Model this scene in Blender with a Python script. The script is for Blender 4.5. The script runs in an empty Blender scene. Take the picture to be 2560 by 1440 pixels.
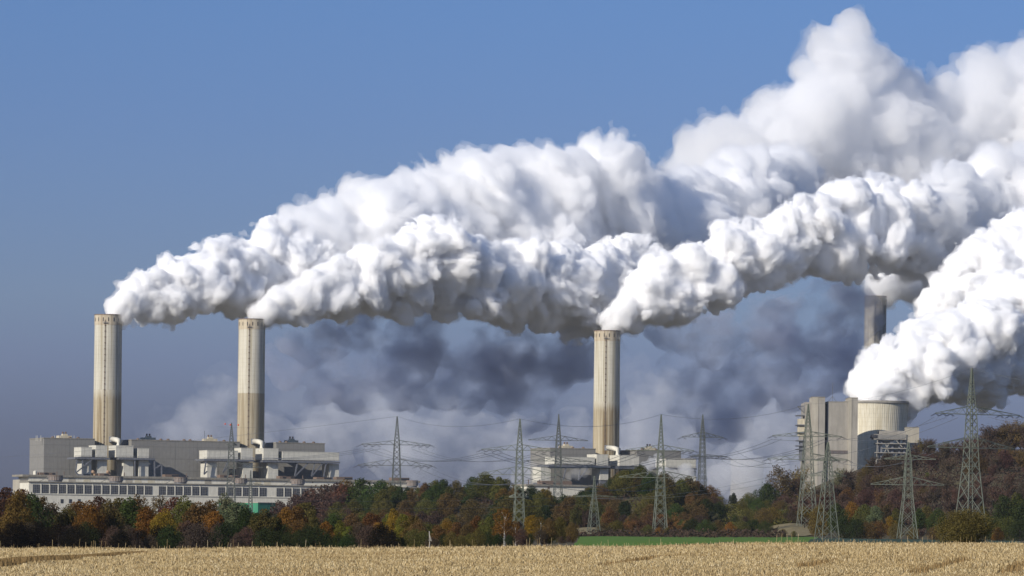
import bpy, bmesh, math, random
import numpy as np
from mathutils import Vector, Matrix, noise as mnoise

random.seed(7)
rng = np.random.default_rng(7)
scene = bpy.context.scene
C = scene.collection

# ------------------------------------------------------------------ camera
F = 9956.0            # focal length in photograph pixels (140 mm on 36 mm, 2560 px wide)
HY = 1330.0           # photograph row of the horizon on the optical axis
EYE = 2.2
ROLL = math.radians(0.65)   # the photographer held the camera slightly tilted
cam_d = bpy.data.cameras.new('camera')
cam = bpy.data.objects.new('camera', cam_d)
C.objects.link(cam)
cam.location = (0, 0, EYE)
cam.rotation_euler = (math.radians(90), -ROLL, 0)
cam_d.sensor_width = 36.0
cam_d.lens = 140.0
cam_d.shift_y = (HY - 720.0) / 2560.0
cam_d.clip_start = 1.0
cam_d.clip_end = 60000.0
scene.camera = cam

# ------------------------------------------------------------------ sky and sun
SUN_AZ = math.radians(46)      # sun stands behind the camera's left shoulder
SUN_EL = math.radians(25)
world = bpy.data.worlds.new('World')
scene.world = world
world.use_nodes = True
wn = world.node_tree.nodes
wl = world.node_tree.links
wn.clear()
w_out = wn.new('ShaderNodeOutputWorld')
w_bg = wn.new('ShaderNodeBackground')
w_sky = wn.new('ShaderNodeTexSky')
w_sky.sky_type = 'NISHITA'
w_sky.sun_disc = False
w_sky.sun_elevation = SUN_EL
w_sky.sun_rotation = math.pi + SUN_AZ
w_sky.altitude = 100
w_sky.air_density = 1.0
w_sky.dust_density = 0.6
w_sky.ozone_density = 2.2
# the low smoky air over the plant dims and greys the sky towards the horizon all round
w_geo = wn.new('ShaderNodeTexCoord')
w_sep = wn.new('ShaderNodeSeparateXYZ')
w_ramp = wn.new('ShaderNodeValToRGB')
w_mul = wn.new('ShaderNodeMix')
w_mul.data_type = 'RGBA'
w_mul.blend_type = 'MULTIPLY'
w_mul.inputs[0].default_value = 1.0
wl.new(w_geo.outputs['Generated'], w_sep.inputs[0])
wl.new(w_sep.outputs['Z'], w_ramp.inputs[0])
SKYRAMP = [(0.0, (0.15, 0.17, 0.33, 1)), (0.024, (0.168, 0.192, 0.385, 1)), (0.042, (0.221, 0.246, 0.459, 1)), (0.057, (0.261, 0.295, 0.485, 1)),
           (0.102, (0.258, 0.327, 0.555, 1)), (0.131, (0.264, 0.359, 0.593, 1)), (0.35, (0.46, 0.58, 0.82, 1)), (1.0, (0.80, 0.90, 1.0, 1))]
el = w_ramp.color_ramp.elements
while len(el) < len(SKYRAMP):
    el.new(0.5)
for e, (p, c) in zip(el, SKYRAMP):
    e.position = p
    e.color = c
wl.new(w_sky.outputs[0], w_mul.inputs[6])
wl.new(w_ramp.outputs[0], w_mul.inputs[7])
wl.new(w_mul.outputs[2], w_bg.inputs[0])
w_bg.inputs[1].default_value = 0.127
wl.new(w_bg.outputs[0], w_out.inputs[0])

sun_d = bpy.data.lights.new('sun', 'SUN')
sun_d.energy = 5.0
sun_d.angle = math.radians(0.5)
sun_d.color = (1.0, 0.93, 0.82)
sun = bpy.data.objects.new('sun', sun_d)
C.objects.link(sun)
to_sun = Vector((-math.sin(SUN_AZ) * math.cos(SUN_EL), -math.cos(SUN_AZ) * math.cos(SUN_EL), math.sin(SUN_EL)))
sun.rotation_euler = to_sun.to_track_quat('Z', 'Y').to_euler()
sun.location = to_sun * 300

scene.view_settings.view_transform = 'Standard'
scene.view_settings.look = 'None'
scene.view_settings.exposure = 0.12
scene.view_settings.gamma = 1.0
scene.render.engine = 'CYCLES'
cy = scene.cycles
cy.max_bounces = 28
cy.diffuse_bounces = 4
cy.glossy_bounces = 2
cy.transmission_bounces = 4
cy.volume_bounces = 26
cy.transparent_max_bounces = 48
cy.use_denoising = True
cy.sample_clamp_indirect = 4.0

# ------------------------------------------------------------------ helpers
CR, SR = math.cos(ROLL), math.sin(ROLL)
def unroll(px, py):
    dx, dy = px - 1280.0, py - HY
    return (dx * CR + dy * SR) / F, (-dx * SR + dy * CR) / F

def P(px, py, D):
    """where a line of sight stands at distance D in the place"""
    a, b = unroll(px, py)
    return Vector((a * D, D, EYE - b * D))

def tag(o, label=None, cat=None, group=None, kind=None):
    if label: o['label'] = label
    if cat: o['category'] = cat
    if group: o['group'] = group
    if kind: o['kind'] = kind
    return o

def empty(name, loc=(0, 0, 0), rz=0.0):
    o = bpy.data.objects.new(name, None)
    o.empty_display_size = 1.0
    C.objects.link(o)
    o.location = loc
    o.rotation_euler = (0, 0, rz)
    return o

class MB:
    def __init__(self):
        self.v = []
        self.f = []
    def add(self, verts, faces):
        n = len(self.v)
        self.v.extend([tuple(p) for p in verts])
        self.f.extend([tuple(i + n for i in f) for f in faces])
        return self
    def box(self, x0, x1, y0, y1, z0, z1):
        vs = [(x0, y0, z0), (x1, y0, z0), (x1, y1, z0), (x0, y1, z0), (x0, y0, z1), (x1, y0, z1), (x1, y1, z1), (x0, y1, z1)]
        return self.add(vs, [(0, 3, 2, 1), (4, 5, 6, 7), (0, 1, 5, 4), (1, 2, 6, 5), (2, 3, 7, 6), (3, 0, 4, 7)])
    def bar(self, a, b, w, h=None):
        a = Vector(a); b = Vector(b)
        d = b - a
        if d.length < 1e-6: return self
        d.normalize()
        up = Vector((0, 0, 1)) if abs(d.z) < 0.9 else Vector((0, 1, 0))
        s = d.cross(up).normalized() * (w * 0.5)
        t = s.cross(d).normalized() * ((h or w) * 0.5)
        vs = [a - s - t, a + s - t, a + s + t, a - s + t, b - s - t, b + s - t, b + s + t, b - s + t]
        return self.add(vs, [(0, 1, 2, 3), (7, 6, 5, 4), (0, 4, 5, 1), (1, 5, 6, 2), (2, 6, 7, 3), (3, 7, 4, 0)])
    def lathe(self, prof, n=48, cx=0, cy=0, cap=True, rib=0.0, nrib=0):
        base = len(self.v)
        for r, z in prof:
            for k in range(n):
                a = 2 * math.pi * k / n
                rr = r + (rib if (nrib and k % 2 == 0) else 0.0)
                self.v.append((cx + rr * math.cos(a), cy + rr * math.sin(a), z))
        for j in range(len(prof) - 1):
            for k in range(n):
                k2 = (k + 1) % n
                self.f.append((base + j * n + k, base + j * n + k2, base + (j + 1) * n + k2, base + (j + 1) * n + k))
        if cap:
            self.f.append(tuple(base + k for k in reversed(range(n))))
            self.f.append(tuple(base + (len(prof) - 1) * n + k for k in range(n)))
        return self
    def tube(self, pts, r, n=5):
        base = len(self.v)
        pts = [Vector(p) for p in pts]
        rs = r if isinstance(r, (list, tuple)) else [r] * len(pts)
        for i, p in enumerate(pts):
            d = (pts[min(i + 1, len(pts) - 1)] - pts[max(i - 1, 0)]).normalized()
            up = Vector((0, 0, 1)) if abs(d.z) < 0.9 else Vector((1, 0, 0))
            s = d.cross(up).normalized(); t = s.cross(d).normalized()
            for k in range(n):
                a = 2 * math.pi * k / n
                self.v.append(tuple(p + (s * math.cos(a) + t * math.sin(a)) * rs[i]))
        for i in range(len(pts) - 1):
            for k in range(n):
                k2 = (k + 1) % n
                self.f.append((base + i * n + k, base + i * n + k2, base + (i + 1) * n + k2, base + (i + 1) * n + k))
        self.f.append(tuple(base + k for k in reversed(range(n))))
        self.f.append(tuple(base + (len(pts) - 1) * n + k for k in range(n)))
        return self
    def mesh(self, name, mat, smooth=False):
        me = bpy.data.meshes.new(name)
        me.from_pydata(self.v, [], self.f)
        if mat: me.materials.append(mat)
        if smooth: me.shade_smooth()
        me.update()
        return me
    def build(self, name, mat, parent=None, smooth=False):
        o = bpy.data.objects.new(name, self.mesh(name, mat, smooth))
        C.objects.link(o)
        if parent is not None: o.parent = parent
        return o

def np_mesh(name, verts, faces, mat, smooth=False):
    """verts (n,3), faces (m,k) arrays of one face size"""
    me = bpy.data.meshes.new(name)
    verts = np.asarray(verts, dtype=np.float32); faces = np.asarray(faces, dtype=np.int32)
    m, k = faces.shape
    me.vertices.add(len(verts)); me.vertices.foreach_set('co', verts.ravel())
    me.loops.add(m * k); me.loops.foreach_set('vertex_index', faces.ravel())
    me.polygons.add(m); me.polygons.foreach_set('loop_start', np.arange(0, m * k, k, dtype=np.int32))
    me.update(calc_edges=True)
    if mat: me.materials.append(mat)
    if smooth: me.shade_smooth()
    return me

def link(name, me, parent=None):
    o = bpy.data.objects.new(name, me)
    C.objects.link(o)
    if parent is not None: o.parent = parent
    return o

# ------------------------------------------------------------------ materials
def new_mat(name):
    m = bpy.data.materials.new(name)
    m.use_nodes = True
    nt = m.node_tree
    b = nt.nodes['Principled BSDF']
    b.inputs['Specular IOR Level'].default_value = 0.2
    return m, nt, b

def node(nt, t, **kw):
    n = nt.nodes.new(t)
    for k, v in kw.items():
        if k.startswith('i_'):
            n.inputs[k[2:].replace('_', ' ')].default_value = v
        else:
            setattr(n, k, v)
    return n

def noise_fac(nt, scale, stretch=(1, 1, 1), detail=4, rough=0.6, coord='Object'):
    tc = node(nt, 'ShaderNodeTexCoord')
    mp = node(nt, 'ShaderNodeMapping')
    if coord == 'own':
        # every chimney weathers in its own way
        coord = 'Object'
        oi = node(nt, 'ShaderNodeObjectInfo')
        nt.links.new(oi.outputs['Location'], mp.inputs['Location'])
    mp.inputs['Scale'].default_value = stretch
    nt.links.new(tc.outputs[coord], mp.inputs[0])
    nz = node(nt, 'ShaderNodeTexNoise')
    nz.inputs['Scale'].default_value = scale
    nz.inputs['Detail'].default_value = detail
    nz.inputs['Roughness'].default_value = rough
    nt.links.new(mp.outputs[0], nz.inputs['Vector'])
    return nz.outputs['Fac']

def ramp(nt, fac, stops):
    r = node(nt, 'ShaderNodeValToRGB')
    e = r.color_ramp.elements
    while len(e) < len(stops): e.new(0.5)
    for q, (p, c) in zip(e, stops):
        q.position = p
        q.color = tuple(c) + (1,) if len(c) == 3 else c
    nt.links.new(fac, r.inputs[0])
    return r.outputs[0]

def mix(nt, fac, a, b, mode='MIX'):
    m = node(nt, 'ShaderNodeMix', data_type='RGBA', blend_type=mode)
    for s, v in ((0, fac), (6, a), (7, b)):
        if hasattr(v, 'is_output'): nt.links.new(v, m.inputs[s])
        else: m.inputs[s].default_value = v if s == 0 else (tuple(v) + (1,) if len(v) == 3 else v)
    return m.outputs[2]

def math_n(nt, op, a, b=None, c=None):
    m = node(nt, 'ShaderNodeMath', operation=op)
    for i, v in enumerate((a, b, c)):
        if v is None: continue
        if hasattr(v, 'is_output'): nt.links.new(v, m.inputs[i])
        else: m.inputs[i].default_value = v
    return m.outputs[0]

def plain(name, col, rough=0.7, var=0.18, scale=0.3, stretch=(1, 1, 0.15), metal=0.0, streak=0.25):
    """weathered paint, concrete or sheet: patchy colour plus vertical run-off streaks"""
    m, nt, b = new_mat(name)
    f = noise_fac(nt, scale)
    f2 = noise_fac(nt, scale * 4, stretch, 5, 0.7)
    lo = tuple(c * (1 - var) for c in col); hi = tuple(min(1, c * (1 + var)) for c in col)
    c1 = ramp(nt, f, [(0.3, lo), (0.7, hi)])
    st = ramp(nt, f2, [(0.42, (1 - streak,) * 3), (0.6, (1, 1, 1))])
    c2 = mix(nt, 1.0, c1, st, 'MULTIPLY')
    nt.links.new(c2, b.inputs['Base Color'])
    b.inputs['Roughness'].default_value = rough
    b.inputs['Metallic'].default_value = metal
    return m

def panelled(name, col, pitch_h, pitch_v, line=0.78, **kw):
    """cladding sheet: fine vertical seams and panel joints over weathered paint"""
    m = plain(name, col, **kw)
    nt = m.node_tree; b = nt.nodes['Principled BSDF']
    src = b.inputs['Base Color'].links[0].from_socket
    tc = node(nt, 'ShaderNodeTexCoord'); sp = node(nt, 'ShaderNodeSeparateXYZ')
    nt.links.new(tc.outputs['Object'], sp.inputs[0])
    xy = math_n(nt, 'ADD', sp.outputs[0], sp.outputs[1])
    fx = math_n(nt, 'LESS_THAN', math_n(nt, 'FRACT', math_n(nt, 'DIVIDE', xy, pitch_h)), 0.1)
    fz = math_n(nt, 'LESS_THAN', math_n(nt, 'FRACT', math_n(nt, 'DIVIDE', sp.outputs[2], pitch_v)), 0.08)
    f = math_n(nt, 'MAXIMUM', fx, fz)
    out = mix(nt, f, src, mix(nt, 1.0, src, (line,) * 3, 'MULTIPLY'))
    nt.links.new(out, b.inputs['Base Color'])
    return m

M = {}
M['clad_grey'] = panelled('clad_grey', (0.20, 0.193, 0.177), 3.0, 9.0, 0.86, var=0.07, streak=0.08)
M['clad_beige'] = panelled('clad_beige', (0.50, 0.45, 0.33), 3.2, 2.6, 0.86, var=0.08, streak=0.1)
M['box_white'] = panelled('box_white', (0.52, 0.50, 0.43), 4.0, 3.4, 0.85, var=0.08, streak=0.14)
M['hall_white'] = plain('hall_white', (0.60, 0.57, 0.48), var=0.06, streak=0.15)
M['hall_trim'] = plain('hall_trim', (0.24, 0.22, 0.18), var=0.2, streak=0.25)
M['steel'] = plain('steel', (0.16, 0.165, 0.18), rough=0.55, var=0.2, streak=0.2, metal=0.3)
M['rust'] = plain('rust', (0.17, 0.12, 0.09), var=0.25, streak=0.3, scale=1.0)
M['drum'] = plain('drum', (0.20, 0.15, 0.12), var=0.25, streak=0.4, scale=0.8)
M['drum_rib'] = plain('drum_rib', (0.34, 0.31, 0.28), var=0.25, streak=0.3, scale=0.8)
M['roofbox'] = plain('roofbox', (0.48, 0.43, 0.32), var=0.12)
M['dark'] = plain('dark', (0.03, 0.03, 0.035), var=0.2)
M['glass'] = plain('glass', (0.045, 0.05, 0.06), rough=0.25, var=0.5, scale=0.25, streak=0.2)
M['muntin'] = plain('muntin', (0.22, 0.22, 0.22), var=0.15)
M['concrete'] = plain('concrete', (0.345, 0.315, 0.255), var=0.09, scale=0.08, streak=0.14)
M['concrete_grey'] = plain('concrete_grey', (0.275, 0.255, 0.22), var=0.1, scale=0.08, streak=0.16)
M['green_shed'] = panelled('green_shed', (0.045, 0.21, 0.12), 1.2, 20, 0.9, var=0.1, streak=0.1)
M['pylon'] = plain('pylon', (0.15, 0.165, 0.13), rough=0.5, var=0.15, streak=0.15)
M['pylon_far'] = plain('pylon_far', (0.11, 0.118, 0.105), rough=0.5, var=0.15, streak=0.15)
M['insulator'] = plain('insulator', (0.05, 0.045, 0.05), rough=0.3, var=0.3)
M['wire'] = plain('wire', (0.12, 0.125, 0.135), rough=0.5, var=0.1)
M['red_ball'] = plain('red_ball', (0.6, 0.09, 0.03), var=0.1, streak=0.0)
M['bark'] = plain('bark', (0.085, 0.065, 0.05), rough=0.9, var=0.3, scale=2.0)
M['birch_bark'] = plain('birch_bark', (0.55, 0.52, 0.46), rough=0.8, var=0.25, scale=3.0)
M['wood_post'] = plain('wood_post', (0.36, 0.34, 0.31), rough=0.9, var=0.2, scale=4.0)
M['copper'] = plain('copper', (0.33, 0.22, 0.14), var=0.2)

def shaft_mat(name, col, stain, streak, fade=None):
    """slip-formed concrete: pour rings, rain streaks that run down, soot patches"""
    m, nt, b = new_mat(name)
    patch = noise_fac(nt, 0.05, (1, 1, 0.5), 4, 0.6, 'own')
    run = noise_fac(nt, 0.5, (1, 1, 0.018), 4, 0.65, 'own')
    fine = noise_fac(nt, 1.6, (1, 1, 0.03), 3, 0.6, 'own')
    c1 = ramp(nt, patch, [(0.3, tuple(c * 0.9 for c in col)), (0.7, tuple(min(1, c * 1.08) for c in col))])
    s1 = ramp(nt, run, [(0.38, stain), (0.56, (1, 1, 1))])
    c2 = mix(nt, streak, c1, s1, 'MULTIPLY')
    s2 = ramp(nt, fine, [(0.35, (0.84, 0.82, 0.78)), (0.5, (1, 1, 1))])
    c3 = mix(nt, 0.7, c2, s2, 'MULTIPLY')
    tc = node(nt, 'ShaderNodeTexCoord'); sp = node(nt, 'ShaderNodeSeparateXYZ')
    nt.links.new(tc.outputs['Object'], sp.inputs[0])
    ring = math_n(nt, 'LESS_THAN', math_n(nt, 'FRACT', math_n(nt, 'DIVIDE', sp.outputs[2], 3.3)), 0.12)
    c4 = mix(nt, math_n(nt, 'MULTIPLY', ring, 0.14), c3, (0.2, 0.18, 0.15))
    if fade:
        # the lower coat wears off in streaks towards its upper edge
        tg = node(nt, 'ShaderNodeTexCoord'); sg = node(nt, 'ShaderNodeSeparateXYZ')
        nt.links.new(tg.outputs['Generated'], sg.inputs[0])
        wob = math_n(nt, 'MULTIPLY', math_n(nt, 'SUBTRACT', noise_fac(nt, 0.6, (1, 1, 0.05), 4, 0.65, 'own'), 0.5), 0.16)
        fz_ = ramp(nt, math_n(nt, 'ADD', sg.outputs[2], wob), [(0.93, (0, 0, 0)), (1.0, (0.85, 0.85, 0.85))])
        c4 = mix(nt, fz_, c4, fade)
    nt.links.new(c4, b.inputs['Base Color'])
    b.inputs['Roughness'].default_value = 0.85
    return m
M['shaft_pale'] = shaft_mat('shaft_pale', (0.49, 0.465, 0.39), (0.66, 0.62, 0.53), 0.95)
M['shaft_tan'] = shaft_mat('shaft_tan', (0.37, 0.325, 0.235), (0.52, 0.46, 0.37), 1.0)
M['shaft_tan_faded'] = shaft_mat('shaft_tan_faded', (0.37, 0.32, 0.225), (0.5, 0.43, 0.33), 1.0, (0.46, 0.43, 0.35))
M['shaft_cap'] = shaft_mat('shaft_cap', (0.46, 0.40, 0.30), (0.6, 0.55, 0.5), 0.8)
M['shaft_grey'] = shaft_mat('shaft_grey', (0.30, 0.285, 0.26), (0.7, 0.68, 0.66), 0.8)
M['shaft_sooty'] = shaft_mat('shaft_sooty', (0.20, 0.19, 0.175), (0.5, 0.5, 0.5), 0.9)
M['tower_ribbed'] = shaft_mat('tower_ribbed', (0.58, 0.54, 0.43), (0.75, 0.7, 0.6), 0.7)

# ------------------------------------------------------------------ ground
def ss(a, b, x):
    t = np.clip((np.asarray(x, float) - a) / (b - a), 0, 1)
    return t * t * (3 - 2 * t)

FIELD_FAR = 430.0
_edge_px = [-400, 0, 640, 1280, 1500, 1800, 2080, 2300, 2560, 2900]
_edge_py = [1378, 1375, 1374, 1370.5, 1369, 1364, 1358.5, 1362, 1361.5, 1363]
_edge = [P(a, b, FIELD_FAR) for a, b in zip(_edge_px, _edge_py)]
_near = [P(a, b, 170.0) for a, b in ((-600, 1462), (0, 1460), (1280, 1456), (2560, 1452), (3200, 1450))]
EX, EZ = [p.x for p in _edge], [p.z for p in _edge]
NX, NZ = [p.x for p in _near], [p.z for p in _near]

def field_z(x, y):
    t = np.clip((np.asarray(y, float) - 170.0) / (FIELD_FAR - 170.0), -0.7, 1.0)
    zf = np.interp(x, EX, EZ); zn = np.interp(x, NX, NZ)
    return zn * (1 - t) + zf * t

def ground_z(x, y):
    x = np.asarray(x, float); y = np.asarray(y, float)
    base = -2.0 + 3.1 * ss(-28, 26, x)
    base = base + 0.3 * np.sin(x * 0.07 + y * 0.013)
    h = 13.5 * np.exp(-((x + 13) / 27.0) ** 2 - ((y - 1420) / 75.0) ** 2)
    h = h + 6.0 * np.exp(-((x + 46) / 22.0) ** 2 - ((y - 1430) / 75.0) ** 2)
    h = h + 16.0 * np.exp(-((x - 46) / 20.0) ** 2 - ((y - 1530) / 80.0) ** 2)
    h = h + 7.5 * np.exp(-((x - 78) / 26.0) ** 2 - ((y - 1560) / 90.0) ** 2)
    h = h + 6.0 * ss(60, 110, x) * ss(1150, 1500, y)
    h = h + 31.0 * ss(105, 190, x) * ss(1180, 1780, y) * (1 - 0.8 * ss(2000, 2600, y))
    h = h + 2.8 * np.exp(-((x - 92) / 11.0) ** 2 - ((y - 1330) / 45.0) ** 2) + 2.4 * np.exp(-((x - 27) / 12.0) ** 2 - ((y - 1320) / 45.0) ** 2)
    z = base + h
    t = ss(FIELD_FAR - 4, FIELD_FAR + 26, y)
    return (field_z(x, y) - 0.25) * (1 - t) + z * t

def grass_mat(name, stops, scale, bump=0.0):
    m, nt, b = new_mat(name)
    f = noise_fac(nt, scale, (1, 1, 1), 6, 0.7)
    c = ramp(nt, f, stops)
    nt.links.new(c, b.inputs['Base Color'])
    b.inputs['Roughness'].default_value = 0.95
    return m
M['soil'] = grass_mat('soil', [(0.3, (0.045, 0.035, 0.02)), (0.5, (0.075, 0.06, 0.03)), (0.7, (0.10, 0.09, 0.035))], 0.12)
M['dry_grass'] = grass_mat('dry_grass', [(0.3, (0.12, 0.095, 0.045)), (0.55, (0.20, 0.16, 0.08)), (0.75, (0.12, 0.11, 0.045))], 0.25)
M['meadow'] = grass_mat('meadow', [(0.3, (0.06, 0.12, 0.009)), (0.6, (0.08, 0.15, 0.012)), (0.75, (0.09, 0.16, 0.015))], 0.12)
M['beet'] = grass_mat('beet', [(0.3, (0.018, 0.036, 0.02)), (0.6, (0.03, 0.055, 0.028)), (0.8, (0.04, 0.06, 0.03))], 0.3)
M['straw_ground'] = grass_mat('straw_ground', [(0.25, (0.24, 0.17, 0.085)), (0.5, (0.44, 0.335, 0.17)), (0.75, (0.54, 0.43, 0.24))], 0.9)

def sheet(name, xs, ys, zf, mat, lift=0.0):
    gx, gy = np.meshgrid(xs, ys)
    gz = zf(gx, gy) + lift
    nx, ny = len(xs), len(ys)
    v = np.stack([gx, gy, gz], -1).reshape(-1, 3)
    i = np.arange((ny - 1) * (nx - 1)); r = i // (nx - 1); c = i % (nx - 1)
    a = r * nx + c
    f = np.stack([a, a + 1, a + nx + 1, a + nx], -1)
    o = link(name, np_mesh(name, v, f, mat, True))
    tag(o, kind='structure')
    return o

xs = np.concatenate([np.linspace(-20000, -700, 14), np.linspace(-640, 640, 161), np.linspace(700, 20000, 14)])
ys = np.concatenate([np.linspace(-300, 380, 10), np.linspace(400, 480, 9), np.linspace(500, 2700, 150), np.linspace(2800, 40000, 24)])
sheet('ground', xs, ys, ground_z, M['soil'])
sheet('stubble_field', np.linspace(-110, 110, 200), np.linspace(60, FIELD_FAR + 1, 150), field_z, M['straw_ground'])
def strip(name, xl, xr, y0, y1, mat, lift, n=50):
    ys_ = np.linspace(y0, y1, n); t = np.linspace(0, 1, 30)
    gy = np.repeat(ys_[:, None], 30, 1)
    gx = np.array([xl(y) + (xr(y) - xl(y)) * t for y in ys_])
    v = np.stack([gx, gy, ground_z(gx, gy) + lift], -1).reshape(-1, 3)
    i = np.arange((n - 1) * 29); a_ = (i // 29) * 30 + i % 29
    o = link(name, np_mesh(name, v, np.stack([a_, a_ + 1, a_ + 31, a_ + 30], -1), mat, True))
    return tag(o, kind='structure')
mid = lambda y: 33 + (y - 460) * 0.08
strip('green_meadow', lambda y: 7 + (y - 460) * 0.018, mid, FIELD_FAR + 14, 1240, M['meadow'], 0.05)
strip('beet_field', mid, lambda y: 62 + (y - 460) * 0.12, FIELD_FAR + 14, 1170, M['beet'], 0.06)
def patch(name, pxc, y0, y1, half, mat, lift, seed):
    """an uneven patch of dry grass"""
    v, f = [], []
    yc = (y0 + y1) / 2; xc = (pxc - 1280) / F * yc
    n = 40
    for j, s in enumerate((0.0, 0.35, 0.7, 1.0)):
        for k in range(n):
            a_ = 2 * math.pi * k / n
            w_ = s * (1 + 0.28 * mnoise.noise(Vector((math.cos(a_) * 1.7, math.sin(a_) * 1.7, seed))) + 0.12 * math.sin(5 * a_ + seed))
            x = xc + half * w_ * math.cos(a_); y = yc + (y1 - y0) / 2 * w_ * math.sin(a_)
            v.append((x, y, float(ground_z(x, y)) + lift))
    for j in range(3):
        for k in range(n):
            k2 = (k + 1) % n
            f.append((j * n + k, j * n + k2, (j + 1) * n + k2, (j + 1) * n + k))
    o = link(name, np_mesh(name, v, [list(q_) for q_ in f], mat, True))
    return tag(o, kind='structure')
patch('dry_grass_clearing', 1485, 1240, 1335, 10, M['dry_grass'], 0.25, 1.0)
patch('dry_grass_bank', 1985, 1245, 1350, 9, M['dry_grass'], 0.25, 4.0)

# ------------------------------------------------------------------ power station frame: u along the row of stacks, w away from the camera
PHI = math.radians(21.5)
CP, SP = math.cos(PHI), math.sin(PHI)
O = P(271, 787, 3000.0)
OX, OY = O.x, O.y

def PL(px, py, w):
    a, b = unroll(px, py)
    u = (a * (OY + w * CP) - OX + w * SP) / (CP - a * SP)
    y = OY + u * SP + w * CP
    return u, EYE - b * y

def WP(u, w, z=0.0):
    return Vector((OX + u * CP - w * SP, OY + u * SP + w * CP, z))

def station(name, px, py, w, label, cat, group=None):
    u, z = PL(px, py, w)
    p = WP(u, w)
    e = empty(name, (p.x, p.y, 0.0), PHI)
    e['_u'] = u; e['_w'] = w
    tag(e, label, cat, group)
    return e

def lo(e, px, py, w):
    """local (u, w, z) of a sight line under a thing of the station"""
    u, z = PL(px, py, w)
    return u - e['_u'], w - e['_w'], z

def block(e, name, mat, pxl, pxr, pt, pb, w0, w1, parent=None, z0=None):
    u0, wa, za = lo(e, pxl, pt, w0)
    u1, _, zb = lo(e, pxr, pt, w0)
    zt = (za + zb) / 2
    if z0 is None:
        z0 = lo(e, (pxl + pxr) / 2, pb, w0)[2]
    m = MB().box(u0, u1, w0 - e['_w'], w1 - e['_w'], z0, zt)
    return m.build(name, mat, parent or e), (u0, u1, z0, zt)

# chimneys -----------------------------------------------------------------
def chimney(px, pt, D, r, pb_split, ptan, label, kind='pale', group='pale chimneys of the boiler houses'):
    p = P(px, pt, D)
    top = p.z
    e = empty('chimney', (p.x, p.y, 0), PHI)
    tag(e, label, 'chimney', group)
    s = D / F
    zs = P(px, pb_split, D).z
    capz = top - 26 * s
    rb = r * 1.045
    rad = lambda z: rb + (r - rb) * (z / top)
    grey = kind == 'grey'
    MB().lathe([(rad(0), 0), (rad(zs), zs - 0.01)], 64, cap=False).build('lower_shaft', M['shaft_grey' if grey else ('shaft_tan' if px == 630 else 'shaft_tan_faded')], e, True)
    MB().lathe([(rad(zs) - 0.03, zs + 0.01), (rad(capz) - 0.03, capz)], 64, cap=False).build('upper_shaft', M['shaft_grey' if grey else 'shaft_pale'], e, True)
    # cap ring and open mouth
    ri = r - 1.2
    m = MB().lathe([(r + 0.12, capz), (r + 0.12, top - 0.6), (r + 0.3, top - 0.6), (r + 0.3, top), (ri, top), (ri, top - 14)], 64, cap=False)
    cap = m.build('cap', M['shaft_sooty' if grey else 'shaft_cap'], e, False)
    MB().lathe([(r + 0.34, top - 0.35), (r + 0.34, top + 0.25), (ri - 0.1, top + 0.25), (ri - 0.1, top - 0.35)], 64, cap=False).build('rim', M['rust'], e)
    if not grey:
        for k in range(16):
            a = 2 * math.pi * (k + 0.35) / 16
            c, sn = math.cos(a), math.sin(a)
            q = MB()
            t = Vector((-sn, c, 0)); o = Vector((c, sn, 0))
            for z0, z1, hw in ((top - 5.2, top - 2.3, 0.32),):
                b0 = o * (r + 0.1); b1 = o * (r + 0.2)
                vs = [b0 - t * hw + Vector((0, 0, z0)), b0 + t * hw + Vector((0, 0, z0)), b0 + t * hw + Vector((0, 0, z1)), b0 - t * hw + Vector((0, 0, z1)),
                      b1 - t * hw + Vector((0, 0, z0)), b1 + t * hw + Vector((0, 0, z0)), b1 + t * hw + Vector((0, 0, z1)), b1 - t * hw + Vector((0, 0, z1))]
                q.add(vs, [(0, 3, 2, 1), (4, 5, 6, 7), (0, 1, 5, 4), (1, 2, 6, 5), (2, 3, 7, 6), (3, 0, 4, 7)])
            q.build('vent_slot', M['dark'], cap)
    # ladder line down the face towards the camera and a small landing under the cap
    a = -math.pi / 2 - PHI - 0.12
    c, sn = math.cos(a), math.sin(a)
    t = Vector((-sn, c, 0)); o = Vector((c, sn, 0))
    lad = MB()
    for sgn in (-0.3, 0.3):
        lad.bar(o * (rb + 0.25) + t * sgn + Vector((0, 0, 20)), o * (r + 0.3) + t * sgn + Vector((0, 0, top - 4)), 0.14)
    zz = 22.0
    while zz < top - 5:
        rr = rad(zz) + 0.28
        lad.bar(o * rr - t * 0.5 + Vector((0, 0, zz)), o * rr + t * 0.5 + Vector((0, 0, zz)), 0.16, 0.9)
        zz += 4.4
    lad.build('ladder', M['steel'] if grey else M['rust'], e)
    pl = MB().box(-1.6, 1.6, -0.1, 1.0, 0, 0.25)
    pl.bar((-1.6, 1.0, 0), (-1.6, 1.0, 1.2), 0.15); pl.bar((1.6, 1.0, 0), (1.6, 1.0, 1.2), 0.15); pl.bar((-1.6, 1.0, 1.2), (1.6, 1.0, 1.2), 0.15)
    lp = pl.build('landing', M['steel'], e)
    lp.location = o * (r + 0.1) + Vector((0, 0, top - 6.6)); lp.rotation_euler = (0, 0, a - math.pi / 2)
    return e

D2, D3, D4 = 3040.0, 3154.0, 3890.0
chimney(271, 787.5, 3000, 34.2 / F * 3000, 975, 1, 'pale concrete chimney with tan lower half beside the end of the row', 'pale')
chimney(630, 798.5, D2, 33.2 / F * D2, 984, 1, 'pale concrete chimney between the two long boiler houses, darkest brown lower half', 'pale')
chimney(1518.5, 827.5, D3, 32.3 / F * D3, 1005, 1, 'pale concrete chimney standing alone above the wooded mounds', 'pale')
chimney(2189, 741, D4, 27.3 / F * D4, 1000, 1, 'dark grey sooty chimney in shade behind the cooling tower steam', 'grey', None)

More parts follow.
